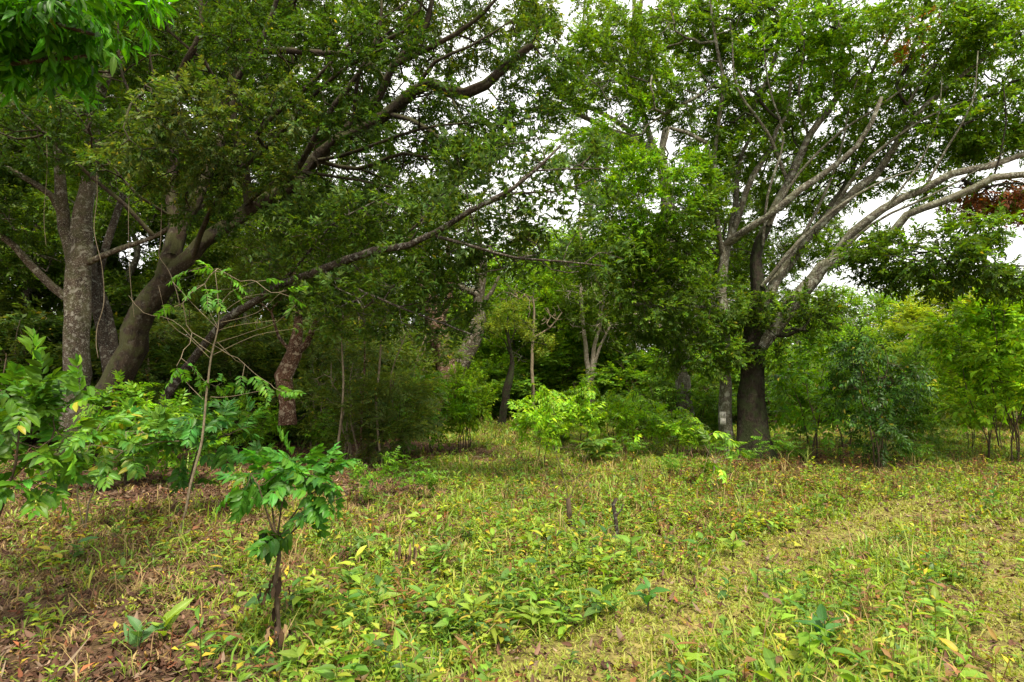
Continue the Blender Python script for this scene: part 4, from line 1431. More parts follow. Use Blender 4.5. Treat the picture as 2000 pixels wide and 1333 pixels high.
def build_proto(p, loc, label, cat, group, crown='crown', wood='trunk', **kw):
    """build the first of a kind where it stands; the others are copies"""
    base = np.asarray(loc, float)
    limbs = [dict(l, P=np.asarray(l['P'], float) + base) for l in p['limbs']]
    return plant(p['name'], label, cat, base, limbs, p['tips'] + base, p['bark'], p['leaf'], seed=p['seed'], group=group, crown=crown, wood=wood, **kw)


def place(kinds, rows, crown='crown', wood='trunk', **kw):
    """rows: (kind, px, Y or ground py, height, width factor, label, group)"""
    first = {}
    rng = R(500 + len(rows))
    for (k, loc, hs, ws, label, group) in rows:
        p = kinds[k]
        H = p['tips'][:, 2].max()
        if k not in first:
            o = build_proto(p, loc, label, p.get('cat', 'tree'), group, crown, wood, **p.get('kw', kw))
            first[k] = o
        else:
            o = copy_thing(first[k], loc, 0, 1, label, group)
        s = hs / H
        o.location = loc
        o.scale = (s * ws, s * ws, s)
        o.rotation_euler = (0, 0, rng.uniform(0, 6.28))


TK = dict(
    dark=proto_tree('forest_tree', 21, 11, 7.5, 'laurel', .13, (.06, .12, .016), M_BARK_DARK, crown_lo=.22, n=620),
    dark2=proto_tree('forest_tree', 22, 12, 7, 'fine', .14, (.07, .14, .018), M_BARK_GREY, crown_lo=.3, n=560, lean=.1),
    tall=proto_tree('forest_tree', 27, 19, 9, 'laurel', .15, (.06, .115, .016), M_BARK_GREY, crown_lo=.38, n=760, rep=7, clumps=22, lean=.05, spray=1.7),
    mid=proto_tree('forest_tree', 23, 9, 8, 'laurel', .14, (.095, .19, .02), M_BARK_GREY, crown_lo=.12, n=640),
    light=proto_tree('light_tree', 24, 6, 6, 'fine', .13, (.13, .27, .02), M_BARK_GREY, crown_lo=.1, n=520, clumps=20),
    light2=proto_tree('light_tree', 25, 6, 5, 'laurel', .12, (.24, .35, .03), M_TWIG_PALE, crown_lo=.12, n=420, clumps=16, nstem=3),
    feather=proto_tree('light_tree', 26, 6, 5, 'pinnate', .09, (.12, .2, .03), M_TWIG_PALE, crown_lo=.1, n=260, rep=4, clumps=14, nstem=2),
)
gL = 'dark trees of the wood on the left'
lL = 'dark leafy tree in the shaded wood behind the lichened and mossy trunks'
gC = 'trees closing the view behind the centre gap'
lC = 'leafy tree in the background behind the centre gap of the clearing'
gR = 'pale green trees beyond the clearing on the right'
gF = 'farthest trees'
lF = 'distant green tree closing the horizon behind all the others'
rows = []
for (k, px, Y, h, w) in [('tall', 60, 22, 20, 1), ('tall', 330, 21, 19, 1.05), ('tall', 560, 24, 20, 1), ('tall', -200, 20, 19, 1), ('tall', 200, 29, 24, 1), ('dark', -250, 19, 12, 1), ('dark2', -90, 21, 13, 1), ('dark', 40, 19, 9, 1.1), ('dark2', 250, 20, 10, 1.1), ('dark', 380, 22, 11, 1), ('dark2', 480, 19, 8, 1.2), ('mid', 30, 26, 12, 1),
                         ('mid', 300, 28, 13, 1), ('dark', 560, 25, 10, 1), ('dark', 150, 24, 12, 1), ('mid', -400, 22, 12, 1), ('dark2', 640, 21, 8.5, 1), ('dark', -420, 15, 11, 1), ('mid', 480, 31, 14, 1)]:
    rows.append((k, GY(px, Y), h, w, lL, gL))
for (k, px, Y, h, w) in [('light', 1120, 36, 10, .9), ('light', 960, 40, 11, .8), ('tall', 1500, 34, 19, .8), ('mid', 700, 27, 9.5, 1), ('mid', 760, 34, 13, 1), ('dark2', 640, 30, 12, 1), ('light', 1060, 33, 10.5, 1), ('light', 1000, 44, 9, 1.2), ('light', 1075, 35, 9, 1), ('mid', 1200, 36, 12, 1.1), ('light', 1290, 32, 10, 1),  # pale leaf colour of the light kinds stands for light from the clearing beyond
                         ('mid', 1370, 35, 12, 1), ('mid', 820, 38, 10, 1.1), ('light', 890, 40, 8, 1), ('mid', 1450, 38, 12, 1)]:
    rows.append((k, GY(px, Y), h, w, lC, gC))
for (k, px, Y, h, w, l) in [('light', 1700, 27, 6.4, 1.1, 'broad layered light green tree between the drooping boughs and the dark coffee bush'),
                            ('light2', 1830, 24, 5.6, 1.1, 'yellow green bushy tree with pale twigs, right of the layered light green tree'),
                            ('light2', 1900, 27, 6.2, 1.2, 'yellowish tree standing behind the leafy saplings at the right edge'),
                            ('mid', 1630, 30, 5.8, 1, 'rounded green tree under the patch of open sky right of the spreading tree'),
                            ('feather', 1790, 18, 3.6, 1.2, 'low grey green tree with a short crooked pale trunk near the dry grass'),
                            ('light', 1990, 30, 7, 1.2, 'light green tree on the skyline at the right edge'),
                            ('light', 1560, 27, 5.4, 1.1, 'light green tree seen just right of the dark spreading trunk'),
                            ('light2', 1500, 30, 5, 1, 'small yellow green tree glimpsed behind the dark spreading trunk'),
                            ('light', 2120, 25, 7, 1.2, None), ('mid', 2080, 34, 9, 1, None)]:
    rows.append((k, GY(px, Y), h, w, l or 'light green tree beyond the right edge saplings, cut by the picture edge', gR))
for i, px in enumerate(range(-350, 2450, 155)):
    rows.append((['mid', 'dark', 'light'][i % 3], GY(px + (i * 37) % 50, 50 + (i * 7) % 12), 8.5 - (i % 3) + (1.5 if px < 1000 else -1.2), 1.4, lF, gF))
place(TK, rows, seg=.7, rtip=.011)


# ------------------------------------------------------------------ shrubs
def proto_shrub(name, seed, h, w, kind, size, base, bark, nstem=3, n=60, rep=2, lo=.3, spread=1.0, ns=2, var=.22, yellow=.01, sprays=1.0, r0=.009, upj=.45, mat=None, fert=.25, seg=.18, flat=.8, **lk):
    rng = R(seed)
    limbs = []
    tops = []
    for k in range(nstem):
        a = 2 * math.pi * k / max(1, nstem) + rng.uniform(-.4, .4)
        f = 0 if nstem == 1 else rng.uniform(.35, .75) * spread
        top = np.array([math.cos(a) * w * .4 * f, math.sin(a) * w * .4 * f, h * rng.uniform(.75, .95)])
        b = np.array([rng.normal(0, .02 + .01 * nstem), rng.normal(0, .02 + .01 * nstem), -.08])
        pts = [b + (top - b) * t * np.array([t ** .35, t ** .35, 1]) + rng.normal(0, .02 * h, 3) * (0 < t < 1) for t in np.linspace(0, 1, 6)]
        limbs.append(dict(P=pts, R=[r0 * h * (1 - .75 * i / 5) for i in range(6)], fert0=fert if k == 0 else .3))
    c = (0, 0, h * (lo + 1) / 2)
    cs = blob_tips(rng, c, (w / 2.1, w / 2.1, h * (1 - lo) / 2.1), max(4, n // 9), shell=.7)
    tips = np.concatenate([blob_tips(rng, q, (w * .13, w * .13, h * .07), 7) for q in cs] + [blob_tips(rng, c, (w / 2, w / 2, h * (1 - lo) / 2), n // 4, shell=.3)])
    return dict(name=name, limbs=limbs, tips=tips, bark=bark, cat='shrub', seed=seed,
                leaf=dict(kind=kind, size=size, ns=ns, rep=rep, base=base, var=var, yellow=yellow, spray_scale=sprays, upj=upj, **lk),
                kw=dict(seg=seg, rtip=.003, leaf_mat_=mat))


SK = dict(
    big=proto_shrub('coffee_shrub', 31, 2.5, 1.7, 'coffee', .13, (.028, .078, .012), M_TWIG, nstem=4, n=170, rep=3, lo=.12, mat=M_LEAF_GLOSSY, sprays=.85),
    med=proto_shrub('coffee_shrub', 32, 1.9, 1.3, 'coffee', .155, (.1, .24, .015), M_TWIG, nstem=3, n=84, rep=2, lo=.25, mat=M_LEAF_GLOSSY, sprays=.8),  # leaf colour raised to look directly lit
    med2=proto_shrub('coffee_shrub', 33, 1.7, 1.1, 'coffee', .16, (.16, .33, .018), M_TWIG, nstem=2, n=70, rep=2, lo=.25, mat=M_LEAF_GLOSSY, sprays=.8),  # leaf colour raised further, standing for direct light on the central row
    small=proto_shrub('young_shrub', 34, .9, .7, 'coffee', .1, (.08, .2, .018), M_TWIG, nstem=2, n=20, rep=2, lo=.35, mat=M_LEAF_GLOSSY, sprays=.6, seg=.12),
    feather=proto_shrub('feathery_shrub', 35, 2.2, 1.8, 'pinnate', .08, (.085, .14, .04), M_TWIG, nstem=4, n=80, rep=2, lo=.12, ns=1, sprays=1.0),
    feather2=proto_shrub('feathery_shrub', 36, 2.6, 1.6, 'laurel', .085, (.075, .13, .026), M_TWIG_PALE, nstem=4, n=90, rep=3, lo=.1, ns=1, sprays=1.0),
    bush=proto_shrub('leafy_bush', 37, 1.8, 1.7, 'laurel', .085, (.075, .17, .018), M_TWIG, nstem=5, n=110, rep=5, lo=.08, ns=1, sprays=.9),
    shade=proto_shrub('leafy_bush', 41, 1.8, 1.7, 'laurel', .09, (.045, .095, .016), M_TWIG, nstem=5, n=110, rep=4, lo=.08, ns=1, sprays=1.0),  # the leafy bush again, leaf colour darkened to stand for the wood's shade
    bright=proto_shrub('bright_bush', 38, 2.0, 1.1, 'laurel', .09, (.16, .3, .018), M_TWIG, nstem=3, n=80, rep=5, lo=.3, ns=2, sprays=.8),
    sapling=proto_shrub('sapling', 39, 3.4, 1.6, 'laurel', .13, (.17, .34, .02), M_TWIG, nstem=3, n=60, rep=4, lo=.2, ns=2, sprays=1.2, r0=.004, var=.3),
    low=proto_shrub('low_plant', 40, .45, .5, 'coffee', .13, (.1, .2, .03), M_TWIG, nstem=1, n=6, rep=1, lo=.3, ns=5, sprays=.4, seg=.1, mat=M_HERB),
)
rows = []


def sh(k, px, py, top, wf, label, group=None, Y=None):
    """shrub with its foot at photo pixel px, py and its top at height top (photo y)"""
    loc = Gd(px, py) if Y is None else GY(px, Y)
    h = (py - top) * loc[1] / F if Y is None else (760 - top) * loc[1] / F + EYE
    rows.append((k, loc, h, wf, label, group))


sh('big', 1710, 922, 672, .78, 'large dark coffee bush with big drooping leaves, right of the spreading trunk')
sh('med', 1585, 893, 682, 1.0, 'dark leafy bush with bare lower stems between the spreading trunk and large coffee bush')
sh('med2', 1650, 878, 700, 1.0, 'dark bush standing close behind the large coffee bush, on its left')
sh('bush', 1785, 870, 690, .65, 'dense dark bush behind and right of the large coffee bush')
sh('small', 1785, 908, 862, 1.2, 'small dark shrub at the right foot of the large coffee bush')
sh('small', 1625, 902, 868, 1.1, 'tiny umbrella-shaped plant by the bare soil left of the large coffee bush')
sh('small', 1567, 905, 868, 1.1, 'little light green shrub on the bare soil right of the spreading trunk')
sh('small', 1835, 888, 850, 1.2, 'small lone shrub on the dry grass right of the large coffee bush')
sh('small', 1845, 852, 815, 1.3, 'bright small shrub at the back of the dry grass strip')
sh('med2', 1060, 915, 765, .8, 'upright leafy shrub with dark stem, first of the row right of the centre grass gap')
sh('med2', 1140, 893, 752, .85, 'tall bright shrub with large upright leaves, second in the central row')
sh('med2', 1195, 880, 770, .8, 'yellow green leafy shrub directly right of the tallest central one')
sh('med2', 1240, 890, 768, .9, 'shrub with many thin bare lower stems in the middle of the central row')
sh('med2', 1330, 892, 800, 1.2, 'low spreading green shrub left of the numbered trunk')
sh('med2', 1290, 872, 795, .9, 'round green shrub behind the low spreading one in the central row')
sh('small', 1222, 905, 858, 1.3, 'little broad-leaved plant with a pale top in front of the central row')
sh('small', 1262, 888, 862, 1.2, 'dark knee-high plant in front of the central row, beside the pale-topped one')
sh('low', 1155, 905, 865, 1.6, 'single upright bright plant with large leaves in front of the central row')
sh('low', 1105, 868, 848, 1.6, 'small pale leaf rosette between the first two shrubs of the central row')
sh('small', 1318, 932, 888, 1.1, 'small thin dark-stemmed plant in the brown weeds in front of the spreading trunk')
sh('bush', 1365, 860, 745, 1.0, 'dense green bush directly left of the numbered trunk')
sh('bush', 1290, 845, 745, 1.2, 'dense dark green bush behind the central row of shrubs', Y=19)
sh('med2', 1100, 870, 790, .8, 'small bright shrub behind the first two shrubs of the central row')
sh('med2', 1360, 885, 820, 1.0, 'bright spreading little shrub just left of the numbered trunk')
sh('small', 1400, 895, 850, 1.0, 'small leafy shrub at the foot of the numbered trunk')
sh('small', 1445, 915, 868, 1.2, 'small dark shrub between the numbered trunk and the dark spreading trunk')
sh('small', 1520, 905, 850, 1.2, 'small leafy plant against the right side of the dark spreading trunk')
sh('med2', 1560, 875, 740, .7, 'bright yellow green shrub behind the bushes right of the spreading trunk')
sh('bright', 918, 878, 735, .9, 'bright yellow green bush on dark crooked stems at the left edge of the grass gap')
sh('bright', 897, 882, 728, .8, 'dark topped narrow bush leaning against the bright yellow green bush')
sh('med', 850, 885, 735, 1.2, 'broad-leaved bush with bluish leaves left of the bright yellow green bush')
sh('med', 790, 895, 770, 1.3, 'spreading bush with glossy leaves over the leaf litter left of the centre grass')
sh('feather2', 680, 905, 690, 1.3, 'grey green feathery bush with a reddish stem, in the middle of the shaded thicket')
sh('feather', 745, 905, 740, 1.2, 'fine-leaved feathery bush at the right end of the shaded thicket')
sh('feather2', 620, 885, 700, 1.2, 'tall fine-leaved bush right of the reddish forked trunk')
sh('feather2', 700, 850, 600, 1.3, 'tallest twiggy bush at the back of the shaded thicket')
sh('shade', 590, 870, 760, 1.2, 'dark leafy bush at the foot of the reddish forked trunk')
sh('med', 500, 895, 780, 1.2, 'shaded broad-leaved shrub between the bare sapling and the reddish trunk')
sh('med', 640, 890, 800, 1.0, 'shaded dark green shrub right of the reddish trunk, near the litter')
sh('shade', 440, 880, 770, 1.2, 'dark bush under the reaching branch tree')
sh('med', 255, 950, 760, 1.1, 'green shrub with large leaves in front of the mossy leaning trunk')
sh('med', 345, 955, 795, 1.2, 'wide shrub with glossy leaves right of the mossy leaning trunk')
sh('small', 190, 955, 870, 1.6, 'dark low shrub hugging the base of the mossy leaning trunk')
sh('small', 735, 985, 895, 1.0, 'small bright sapling on the leaf litter left of centre, behind the foreground plant')
sh('small', 815, 975, 905, 1.2, 'small plant with pale bluish leaves at the edge of the grass, left of centre')
sh('low', 690, 1095, 1050, 1.0, 'little drooping yellow green plant in the dry grass right of the foreground coffee plant')
gS = 'thin saplings at the right edge'
sh('sapling', 1895, 890, 645, .75, 'leafy sapling on thin stems, leftmost of the right edge saplings', gS)
sh('sapling', 1930, 905, 600, 1.1, 'leafy sapling with thin trunk, second of the right edge saplings', gS)
sh('sapling', 1985, 908, 590, 1.2, 'leafy sapling half cut by the right picture edge', gS)
sh('sapling', 1955, 880, 620, .8, 'leafy sapling at the back between the other right edge saplings', gS)
sh('sapling', 2060, 900, 560, 1.2, 'leafy sapling just outside the right picture edge with branches reaching in', gS)
sh('sapling', 1985, 865, 640, 1.2, 'leafy sapling farthest back at the right edge', gS)
gU = 'dark bushes of the wood understorey'
lU = 'dark bush in the deep shade of the wood floor on the left'
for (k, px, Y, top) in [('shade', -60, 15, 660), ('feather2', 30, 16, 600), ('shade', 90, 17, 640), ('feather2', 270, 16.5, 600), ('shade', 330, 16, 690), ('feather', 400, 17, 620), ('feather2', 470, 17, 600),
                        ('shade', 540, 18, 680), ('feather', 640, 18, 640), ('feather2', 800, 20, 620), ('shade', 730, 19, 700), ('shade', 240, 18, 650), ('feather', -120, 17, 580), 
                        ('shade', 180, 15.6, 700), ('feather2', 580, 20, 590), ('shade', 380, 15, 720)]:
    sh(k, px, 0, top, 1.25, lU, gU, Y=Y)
gB = 'green bushes lining the back of the clearing'
lB = 'green bush in the hedge-like line at the back of the clearing'
for (k, px, Y, top) in [('bush', 930, 29, 725), ('bush', 1015, 31, 720), ('bush', 1075, 30, 700), ('bright', 1095, 31, 715), ('bush', 1205, 31, 715), ('bush', 1260, 27, 700), ('feather2', 1330, 25, 700),
                        ('bush', 1400, 27, 700), ('bright', 1540, 26, 700), ('bright', 1620, 27, 725), ('bright', 1760, 25, 710), ('bright', 1850, 24, 700), ('bright', 1920, 23, 700),
                        ('bright', 2010, 22, 680), ('bush', 1050, 34, 690), ('bush', 1150, 34, 690), ('bush', 1450, 30, 690), ('bush', 1500, 24, 730)]:
    sh(k, px, 0, top, 1.7, lB, gB, Y=Y)
place(SK, rows, crown='foliage', wood='stem')


# ------------------------------------------------------------------ the near plants
def hanging(geo, rng, c0, c1, n, size, cols, spread=.05, ns=5, width=.36):
    """dried leaves hanging down along a stalk"""
    t = rng.random(n)
    az = rng.uniform(0, 6.28, n)
    O = np.asarray(c0) + (np.asarray(c1) - np.asarray(c0)) * t[:, None] + np.stack([np.cos(az), np.sin(az), np.zeros(n)], 1) * spread * rng.uniform(.3, 1, (n, 1))
    D = np.stack([np.cos(az) * .45, np.sin(az) * .45, -np.ones(n) * rng.uniform(.35, 1.3, n)], 1)
    U = np.stack([np.cos(az), np.sin(az), rng.normal(.2, .3, n)], 1)
    c = np.array(cols)[rng.integers(0, len(cols), n)] * np.exp(rng.normal(0, .25, (n, 1)))
    leaves_at(geo, O, D, U, size * rng.uniform(.6, 1.2, n), ns, width, c, rng, droop=.35, wavy=1.6)


BROWNS = [(.13, .08, .045), (.08, .045, .025), (.2, .13, .07), (.05, .03, .02)]


def front_coffee():
    Y = 3.4
    limbs = [W([(548, 1305, Y), (543, 1220, Y), (536, 1140, Y), (544, 1085, Y), (540, 1050, Y)], .016, .012, fert0=.95, sides=8, rough=.15),
             W([(540, 1055, Y), (522, 1000, Y - .05), (505, 950, Y - .1), (490, 925, Y - .1)], .007, .003, fert0=.5),
             W([(541, 1055, Y), (548, 1000, Y), (560, 940, Y), (566, 900, Y)], .008, .003, fert0=.5),
             W([(543, 1060, Y), (570, 1010, Y), (600, 970, Y + .05), (640, 945, Y + .1)], .007, .003, fert0=.5),
             W([(544, 1070, Y), (590, 1020, Y), (640, 985, Y), (680, 965, Y)], .006, .003, fert0=.5),
             W([(540, 1055, Y), (530, 990, Y + .1), (535, 930, Y + .15), (540, 908, Y + .2)], .007, .003, fert0=.5)]
    rng = R(201)
    tips = np.concatenate([B(rng, [(565, 930, Y, 80, 18, .26, 32), (500, 950, Y, 26, 10, .15, 7), (620, 955, Y, 50, 14, .18, 10)]),
                           [P(x, y, Y + d) for (x, y, d) in [(565, 893, 0), (590, 905, .1), (648, 930, 0), (676, 962, 0), (525, 915, .1), (488, 935, -.1), (480, 965, 0), (530, 1045, -.1), (572, 1030, -.1)]]])

    def extra(root, base):
        g = Geo()
        hanging(g, rng, P(538, 1110, Y) - base, P(546, 1250, Y) - base, 34, .09, BROWNS, spread=.075, width=.38)
        part('dry_leaves', g.mesh('dry_leaves'), M_DRY, root)
        g = Geo()
        hanging(g, rng, P(532, 1035, Y) - base, P(540, 1060, Y) - base, 11, .14, [(.015, .05, .012), (.025, .08, .015)], spread=.06, ns=6, width=.42)
        part('lower_leaves', g.mesh('lower_leaves'), M_LEAF_GLOSSY, root)
    plant('coffee_plant', 'young coffee plant in front, glossy green head, withered brown leaves down its stalk', 'shrub', [*Gd(548, 1300)], limbs, tips, M_TWIG,
          dict(kind='coffee', size=.088, ns=7, rep=1, spray_scale=.34, base=(.05, .17, .022), var=.22, jit=.02, spread=.4, dr=.1, upj=.4, width=.5, wavy=.6, droop=.3), seed=201,
          crown='foliage', wood='stem', extra=extra, leaf_mat_=M_LEAF_GLOSSY, seg=.09, rtip=.0022)


def left_shrub():
    Y = 3.9
    limbs = [W([(-75, 1230, Y), (-20, 1060, Y), (12, 960, Y), (30, 900, Y), (38, 840, Y), (45, 760, Y)], .014, .005, fert0=.4, sides=7),
             W([(-75, 1230, Y), (-40, 1020, Y), (-10, 900, Y), (0, 780, Y), (12, 700, Y)], .01, .004, fert0=.4),
             W([(20, 940, Y), (60, 900, Y), (100, 860, Y)], .006, .003, fert0=.3),
             W([(12, 960, Y), (55, 945, Y), (100, 935, Y)], .005, .003, fert0=.3)]
    rng = R(202)
    tips = np.concatenate([B(rng, [(30, 780, Y, 70, 45, .3, 20), (100, 775, Y, 55, 30, .2, 10), (60, 860, Y, 75, 35, .3, 16), (50, 930, Y, 65, 30, .25, 12), (-60, 820, Y, 60, 100, .3, 12)]),
                           [P(x, y, Y + d) for (x, y, d) in [(12, 690, 0), (55, 705, 0), (95, 745, 0), (150, 772, 0), (160, 790, 0), (150, 855, 0), (120, 890, .1), (85, 968, -.1)]]])
    plant('near_shrub', 'near shrub with bright broad wavy leaves at the left picture edge', 'shrub', [*GY(-75, Y)], limbs, tips, M_TWIG,
          dict(kind='coffee', size=.125, ns=6, rep=1, spray_scale=.5, base=(.07, .19, .02), var=.25, jit=.02, spread=.45, upj=.4, width=.42, wavy=.5, yellow=.02), seed=202,
          crown='foliage', wood='stem', leaf_mat_=M_LEAF_GLOSSY, seg=.12, rtip=.0022)


def bare_sapling():
    global KR
    KR = 0.62
    Y = 6.4
    br = [[(412, 690), (390, 675), (337, 626), (281, 611), (251, 577)], [(416, 694), (499, 656), (574, 643)], [(420, 671), (487, 649), (540, 630), (577, 596)],
          [(427, 645), (472, 634), (540, 626)], [(431, 630), (502, 611), (555, 566)], [(431, 615), (480, 581), (525, 574)], [(424, 637), (405, 600), (405, 577)],
          [(424, 640), (375, 592), (337, 551)], [(424, 668), (461, 705), (478, 712)], [(397, 780), (367, 750), (345, 720)], [(412, 775), (446, 776), (525, 761)],
          [(410, 700), (370, 660), (330, 630), (310, 560)], [(428, 600), (450, 570), (500, 550)]]
    rng = R(203)
    limbs = [W([(350, 1045, Y), (362, 1000, Y), (376, 930, Y), (394, 860, Y), (404, 770, Y), (412, 700, Y), (422, 660, Y), (428, 620, Y), (424, 560, Y), (420, 530, Y)],
               [.034, .026, .024, .022, .019, .016, .012, .009, .006, .004], 0, fert0=.93, sides=8, rough=.12)]
    for b in br:
        d = rng.uniform(-.5, .5)
        limbs.append(W([(x, y, Y + d * i / (len(b) - 1)) for i, (x, y) in enumerate(b)], .007, .0028, fert0=.97, sides=5))
    tips = [P(x, y, Y + rng.normal(0, .1)) for (x, y) in [(425, 525), (445, 535), (400, 520), (470, 550), (450, 565), (500, 550), (530, 572), (520, 548), (400, 555), (425, 570), (560, 568), (385, 560), (410, 585), (340, 545),
                                                        (345, 715), (355, 725), (430, 750), (460, 752), (400, 745), (535, 758), (560, 765), (478, 712), (340, 600), (375, 650), (578, 592)]]
    plant('bare_sapling', 'spindly sapling with long bare pale branches, in front of the mossy tree', 'tree', [*GY(350, Y)], limbs, tips, M_TWIG_PALE,
          dict(kind='coffee', size=.1, ns=4, rep=1, spray_scale=.45, base=(.07, .2, .025), var=.22, jit=.02, spread=.5, width=.38), seed=203, crown='foliage', wood='stem', seg=.15, rtip=.0025,
          leaf_mat_=M_LEAF_GLOSSY, leaf_nodes=1)


def left_broad_shrubs():
    Y = 6.6
    rng = R(204)
    limbs = [W([(168, 1040, Y), (172, 985, Y), (205, 920, Y), (240, 882, Y), (310, 864, Y), (350, 862, Y)], .014, .005, fert0=.5, sides=6),
             W([(168, 1040, Y), (150, 960, Y), (170, 880, Y), (200, 820, Y)], .01, .004, fert0=.5),
             W([(240, 882, Y), (180, 870, Y), (140, 890, Y)], .006, .003, fert0=.5)]
    tips = B(rng, [(210, 835, Y, 60, 20, .4, 11), (270, 850, Y, 60, 18, .4, 9), (160, 865, Y, 40, 18, .3, 6), (330, 845, Y, 50, 14, .4, 6), (230, 900, Y, 60, 16, .3, 4)])
    plant('arching_shrub', 'shrub on arching pale stems with large light leaves, over the leaf litter at left', 'shrub', [*GY(168, Y)], limbs, tips, M_TWIG_PALE,
          dict(kind='coffee', size=.15, ns=4, rep=1, spray_scale=.5, base=(.08, .21, .03), var=.25, jit=.02, spread=.5, yellow=.03, width=.42), seed=204, crown='foliage', wood='stem', seg=.15, rtip=.0025,
          leaf_mat_=M_LEAF_GLOSSY)
    Y = 7.0
    limbs = [W([(372, 1030, Y), (366, 980, Y), (372, 930, Y), (385, 880, Y), (400, 840, Y)], .02, .006, fert0=.5, sides=7),
             W([(368, 960, Y), (400, 925, Y), (450, 905, Y), (510, 912, Y)], .007, .003, fert0=.8), W([(385, 880, Y), (440, 850, Y), (500, 830, Y)], .007, .003, fert0=.5)]
    tips = B(rng, [(400, 840, Y, 70, 22, .4, 14), (440, 820, Y, 60, 25, .4, 9), (340, 850, Y, 50, 25, .4, 9), (420, 885, Y, 30, 15, .3, 4), (490, 897, Y, 22, 6, .2, 3), (375, 925, Y, 22, 10, .2, 2)])
    plant('twisted_shrub', 'shrub with short dark stub stem and flat leaf sprays, right of the arching shrub', 'shrub', [*GY(372, Y)], limbs, tips, M_TWIG,
          dict(kind='coffee', size=.15, ns=4, rep=1, spray_scale=.5, base=(.045, .15, .03), var=.22, jit=.02, spread=.5, width=.42), seed=205, crown='foliage', wood='stem', seg=.15, rtip=.0025,
          leaf_mat_=M_LEAF_GLOSSY)


def vine(label, pts, r):
    g = Geo()
    base = P(*pts[0])
    p_, r_ = resample([P(*a) - base for a in pts], [r] * len(pts), .1)
    tube(g, p_, r_, 5, .1, 3)
    me = g.mesh('vine', True)
    me.materials.append(M_TWIG_PALE)
    o = bpy.data.objects.new('vine', me)
    COL.objects.link(o)
    o.location = base
    o['label'] = label
    o['category'] = 'vine'


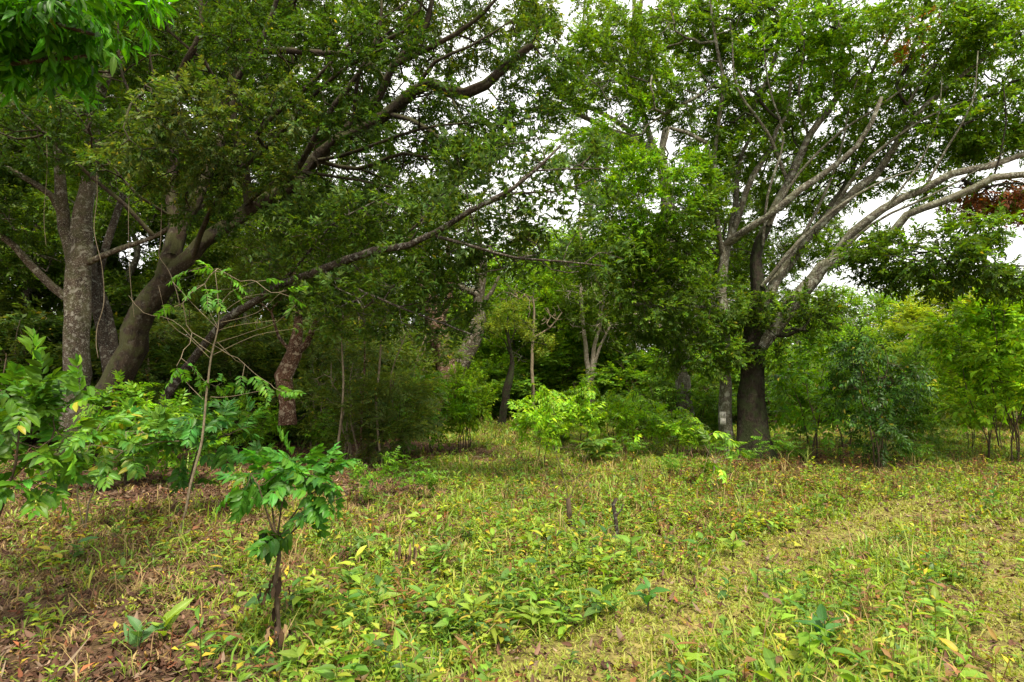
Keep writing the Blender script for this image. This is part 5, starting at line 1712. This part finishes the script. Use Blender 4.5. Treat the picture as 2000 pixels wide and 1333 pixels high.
def small_things():
    rng = R(206)
    # stub of a dead shrub with grey twigs
    Y = 6.9
    limbs = [W([(1113, 1030, Y), (1112, 1005, Y), (1110, 975, Y)], .032, .024, sides=8, fert0=.6, rough=.2), W([(1110, 978, Y), (1100, 930, Y), (1085, 885, Y)], .006, .003), W([(1111, 978, Y), (1130, 930, Y), (1150, 880, Y)], .005, .003),
             W([(1110, 978, Y), (1075, 950, Y), (1050, 900, Y)], .005, .002)]
    plant('dead_shrub', 'dead shrub, short grey stub with thin dry twigs, in the middle of the clearing', 'shrub', [*GY(1113, Y)], limbs, B(rng, [(1105, 905, Y, 55, 45, .35, 60)]), M_TWIG, None, seed=206, wood='stem', seg=.1, rtip=.0018)
    Y = 6.4
    limbs = [W([(1206, 1050, Y), (1203, 1015, Y), (1198, 985, Y), (1204, 975, Y)], .025, .016, sides=7, fert0=.9, rough=.2), W([(1203, 1010, Y), (1214, 995, Y), (1218, 985, Y)], .01, .006)]
    plant('stump', 'short dark broken stump among the weeds right of the dead shrub', 'stump', [*GY(1206, Y)], limbs, [], M_BARK_DARK, None, seed=207, wood='stem')
    # withered plants
    for i, (px, py, top, l) in enumerate([(683, 1098, 1045, 'small withered plant with hanging brown leaves, right of the front coffee plant'),
                                          (778, 1112, 1045, 'withered plant with dark curled leaves and yellow ones, left of its paler neighbour'),
                                          (806, 1118, 1050, 'withered plant with pale brown hanging leaves, right of the one with a yellow leaf'),
                                          (1345, 905, 868, 'clump of dead dark brown leaves in front of the spreading trunk')]):
        b = Gd(px, py)
        h = (py - top) * b[1] / F
        root = empty('withered_plant', b, l, 'plant')
        g = Geo()
        p_, r_ = resample([(0, 0, -.03), (.01, 0, h * .5), (.0, .01, h)], [.007, .005, .003], .05)
        tube(g, p_, r_, 5, .1, i)
        part('stem', g.mesh('stem', True), M_TWIG, root)
        g = Geo()
        hanging(g, rng, (0, 0, h), (0, 0, h * .45), 9 if i < 3 else 34, .11, BROWNS + ([(.2, .24, .03)] if i == 0 else [(.3, .26, .03)] if i == 1 else []), spread=.09 if i < 3 else .22, width=.22)
        part('foliage', g.mesh('foliage'), M_DRY, root)
    # sapling with white bare twigs
    Y = 9.3
    limbs = [W([(1393, 965, Y), (1394, 930, Y), (1396, 900, Y)], .018, .012, sides=7, fert0=.9)]
    for q in [(1375, 868), (1398, 862), (1420, 880), (1435, 892), (1412, 868), (1385, 880)]:
        limbs.append(W([(1396, 905, Y), ((1396 + q[0]) / 2, (900 + q[1]) / 2 + 3, Y), (q[0], q[1], Y)], .006, .003, fert0=.95, sides=5))
    plant('white_twigged_sapling', 'little sapling with whitish bare twigs and light leaves, before the numbered trunk', 'shrub', [*GY(1393, Y)], limbs,
          [P(x, y, Y) for (x, y) in [(1385, 850), (1400, 848), (1412, 845), (1430, 870), (1445, 880), (1378, 905), (1410, 915), (1395, 925), (1370, 930), (1420, 905)]], M_TWIG_PALE,
          dict(kind='coffee', size=.13, ns=4, rep=1, spray_scale=.5, base=(.12, .26, .025), var=.2, jit=.02, yellow=.05), seed=209, crown='foliage', wood='stem', seg=.12, rtip=.0025, leaf_mat_=M_LEAF_GLOSSY)
    vine('thin pale vine hanging in loops between the lichened trunk and the mossy leaning trunk', [(187, 300, 11), (190, 380, 11), (184, 450, 11), (199, 520, 11), (203, 590, 11), (190, 640, 11), (188, 672, 11), (192, 700, 11)], .007)
    vine('pale vine twisting down the front of the mossy leaning trunk', [(316, 400, 10.9), (314, 470, 10.9), (311, 500, 10.85), (330, 530, 10.85), (345, 570, 10.8), (352, 600, 10.8)], .009)
    vine('thin vine hanging from the canopy near the left edge', [(90, 250, 11), (92, 330, 11), (86, 420, 11), (90, 480, 11)], .005)
    vine('thin vine hanging straight down left of the bare sapling', [(252, 380, 10.6), (251, 450, 10.6), (254, 540, 10.6), (262, 620, 10.6)], .005)
    # single broad-leaved herbs that stand out of the ground cover
    HB = [(318, 1262, 1205, 'herb with two long pale green leaves over the leaf litter in the lower left corner'),
          (270, 1275, 1222, 'low herb with blunt bluish green leaves, left of the herb with long pale leaves'),
          (1265, 1215, 1150, 'herb with large dark drooping leaves left of the pale mown strip'),
          (1478, 1150, 1105, 'single pointed upright leaf standing by the pale mown strip'),
          (1610, 1300, 1215, 'coarse dark green herb in the bright grass at the lower right'),
          (575, 1340, 1290, 'broad pale leaved plant at the foot of the coffee plant, cut by lower picture edge'),
          (920, 1235, 1165, 'herb with a fan of long pointed yellow green leaves in the lower middle'),
          (1050, 1235, 1185, 'herb with one long leaf held out sideways, right of the fan-leaved one'),
          (735, 1210, 1150, 'clump of oval light green leaves right of the withered stalk of the coffee plant'),
          (1230, 1110, 1040, 'upright leafy herb among weeds, right of the short dark stump'),
          (860, 1110, 1060, 'bright herb with upright oval leaves right of the withered plants'),
          (1430, 1085, 1040, 'leafy pale herb left of the upper end of the mown strip')]
    for i, (px, py, top, l) in enumerate(HB):
        b = Gd(px, py)
        h = (py - top) * b[1] / F
        root = empty('herb', b, l, 'plant')
        n = 2 if i == 3 else int(rng.integers(7, 12))
        g = Geo()
        p_, r_ = resample([(0, 0, -.03), (.01, 0, h * .4), (.02, .01, h * .7)], [.005, .004, .003], .05)
        tube(g, p_, r_, 5, .1, i)
        part('stem', g.mesh('stem', True), M_TWIG, root)
        t = np.linspace(.15, .7, n)
        az = np.arange(n) * 2.4 + rng.uniform(0, 6)
        el = rng.uniform(.35, 1.1, n) if i != 3 else np.array([1.35, .3])
        O = np.stack([.02 * t, .01 * t, h * t], 1)
        D = np.stack([np.cos(az) * np.cos(el), np.sin(az) * np.cos(el), np.sin(el)], 1)
        U = np.stack([rng.normal(0, .3, n), rng.normal(0, .3, n) - .3, np.ones(n)], 1)
        bc = [(.2, .3, .035), (.09, .2, .06), (.06, .17, .03), (.13, .25, .03), (.05, .15, .03)][[0, 1, 2, 3, 4, 0, 0, 0, 0, 3, 3, 0][i]]
        c = np.array(bc) * np.exp(rng.normal(0, .15, (n, 1)))
        g = Geo()
        leaves_at(g, O, D, U, np.minimum(.15, h * .9) * rng.uniform(.7, 1.15, n), 7, .36, c, rng, droop=.35, wavy=.6)
        part('foliage', g.mesh('foliage'), M_HERB, root)


front_coffee()
left_shrub()
bare_sapling()
KR = 1.0
left_broad_shrubs()
small_things()


def thicket_poles():
    """thin pale poles standing in the shaded thicket"""
    for i, (pts, l) in enumerate([([(655, 900), (668, 820), (672, 740), (668, 660), (672, 600)], 'thin leafless pale pole of a young tree at the left of the shaded thicket'),
                                  ([(742, 880), (735, 800), (741, 720), (742, 640), (716, 585)], 'thin pale young tree forked like a Y, in the middle of the shaded thicket'),
                                  ([(705, 890), (706, 800), (712, 700), (709, 610), (712, 560)], 'straight reddish young stem between the two pale poles of the shaded thicket'),
                                  ([(800, 880), (770, 800), (765, 730), (790, 660)], 'bent thin young tree at the right of the shaded thicket')]):
        Y = 11.5 + .5 * i
        rng = R(300 + i)
        limbs = [W([(x, y, Y) for x, y in pts], .03, .012, sides=7, fert0=.35, rough=.1)]
        top = pts[-1]
        if i == 1:
            limbs.append(W([(742, 640, Y), (762, 600, Y - .2), (780, 575, Y - .3)], .015, .008, sides=6, fert0=.3))
        plant('thin_tree', l, 'tree', [*GY(pts[0][0], Y)], limbs, B(rng, [(top[0], top[1] + 30, Y, 60, 70, .6, 26)]), [M_TWIG_PALE, M_TWIG_PALE, M_BARK_RED, M_TWIG_PALE][i],
              dict(kind='fine', size=.07, ns=1, rep=2, base=(.08, .13, .025)), seed=300 + i, seg=.25, rtip=.003, leaf_nodes=1)


thicket_poles()
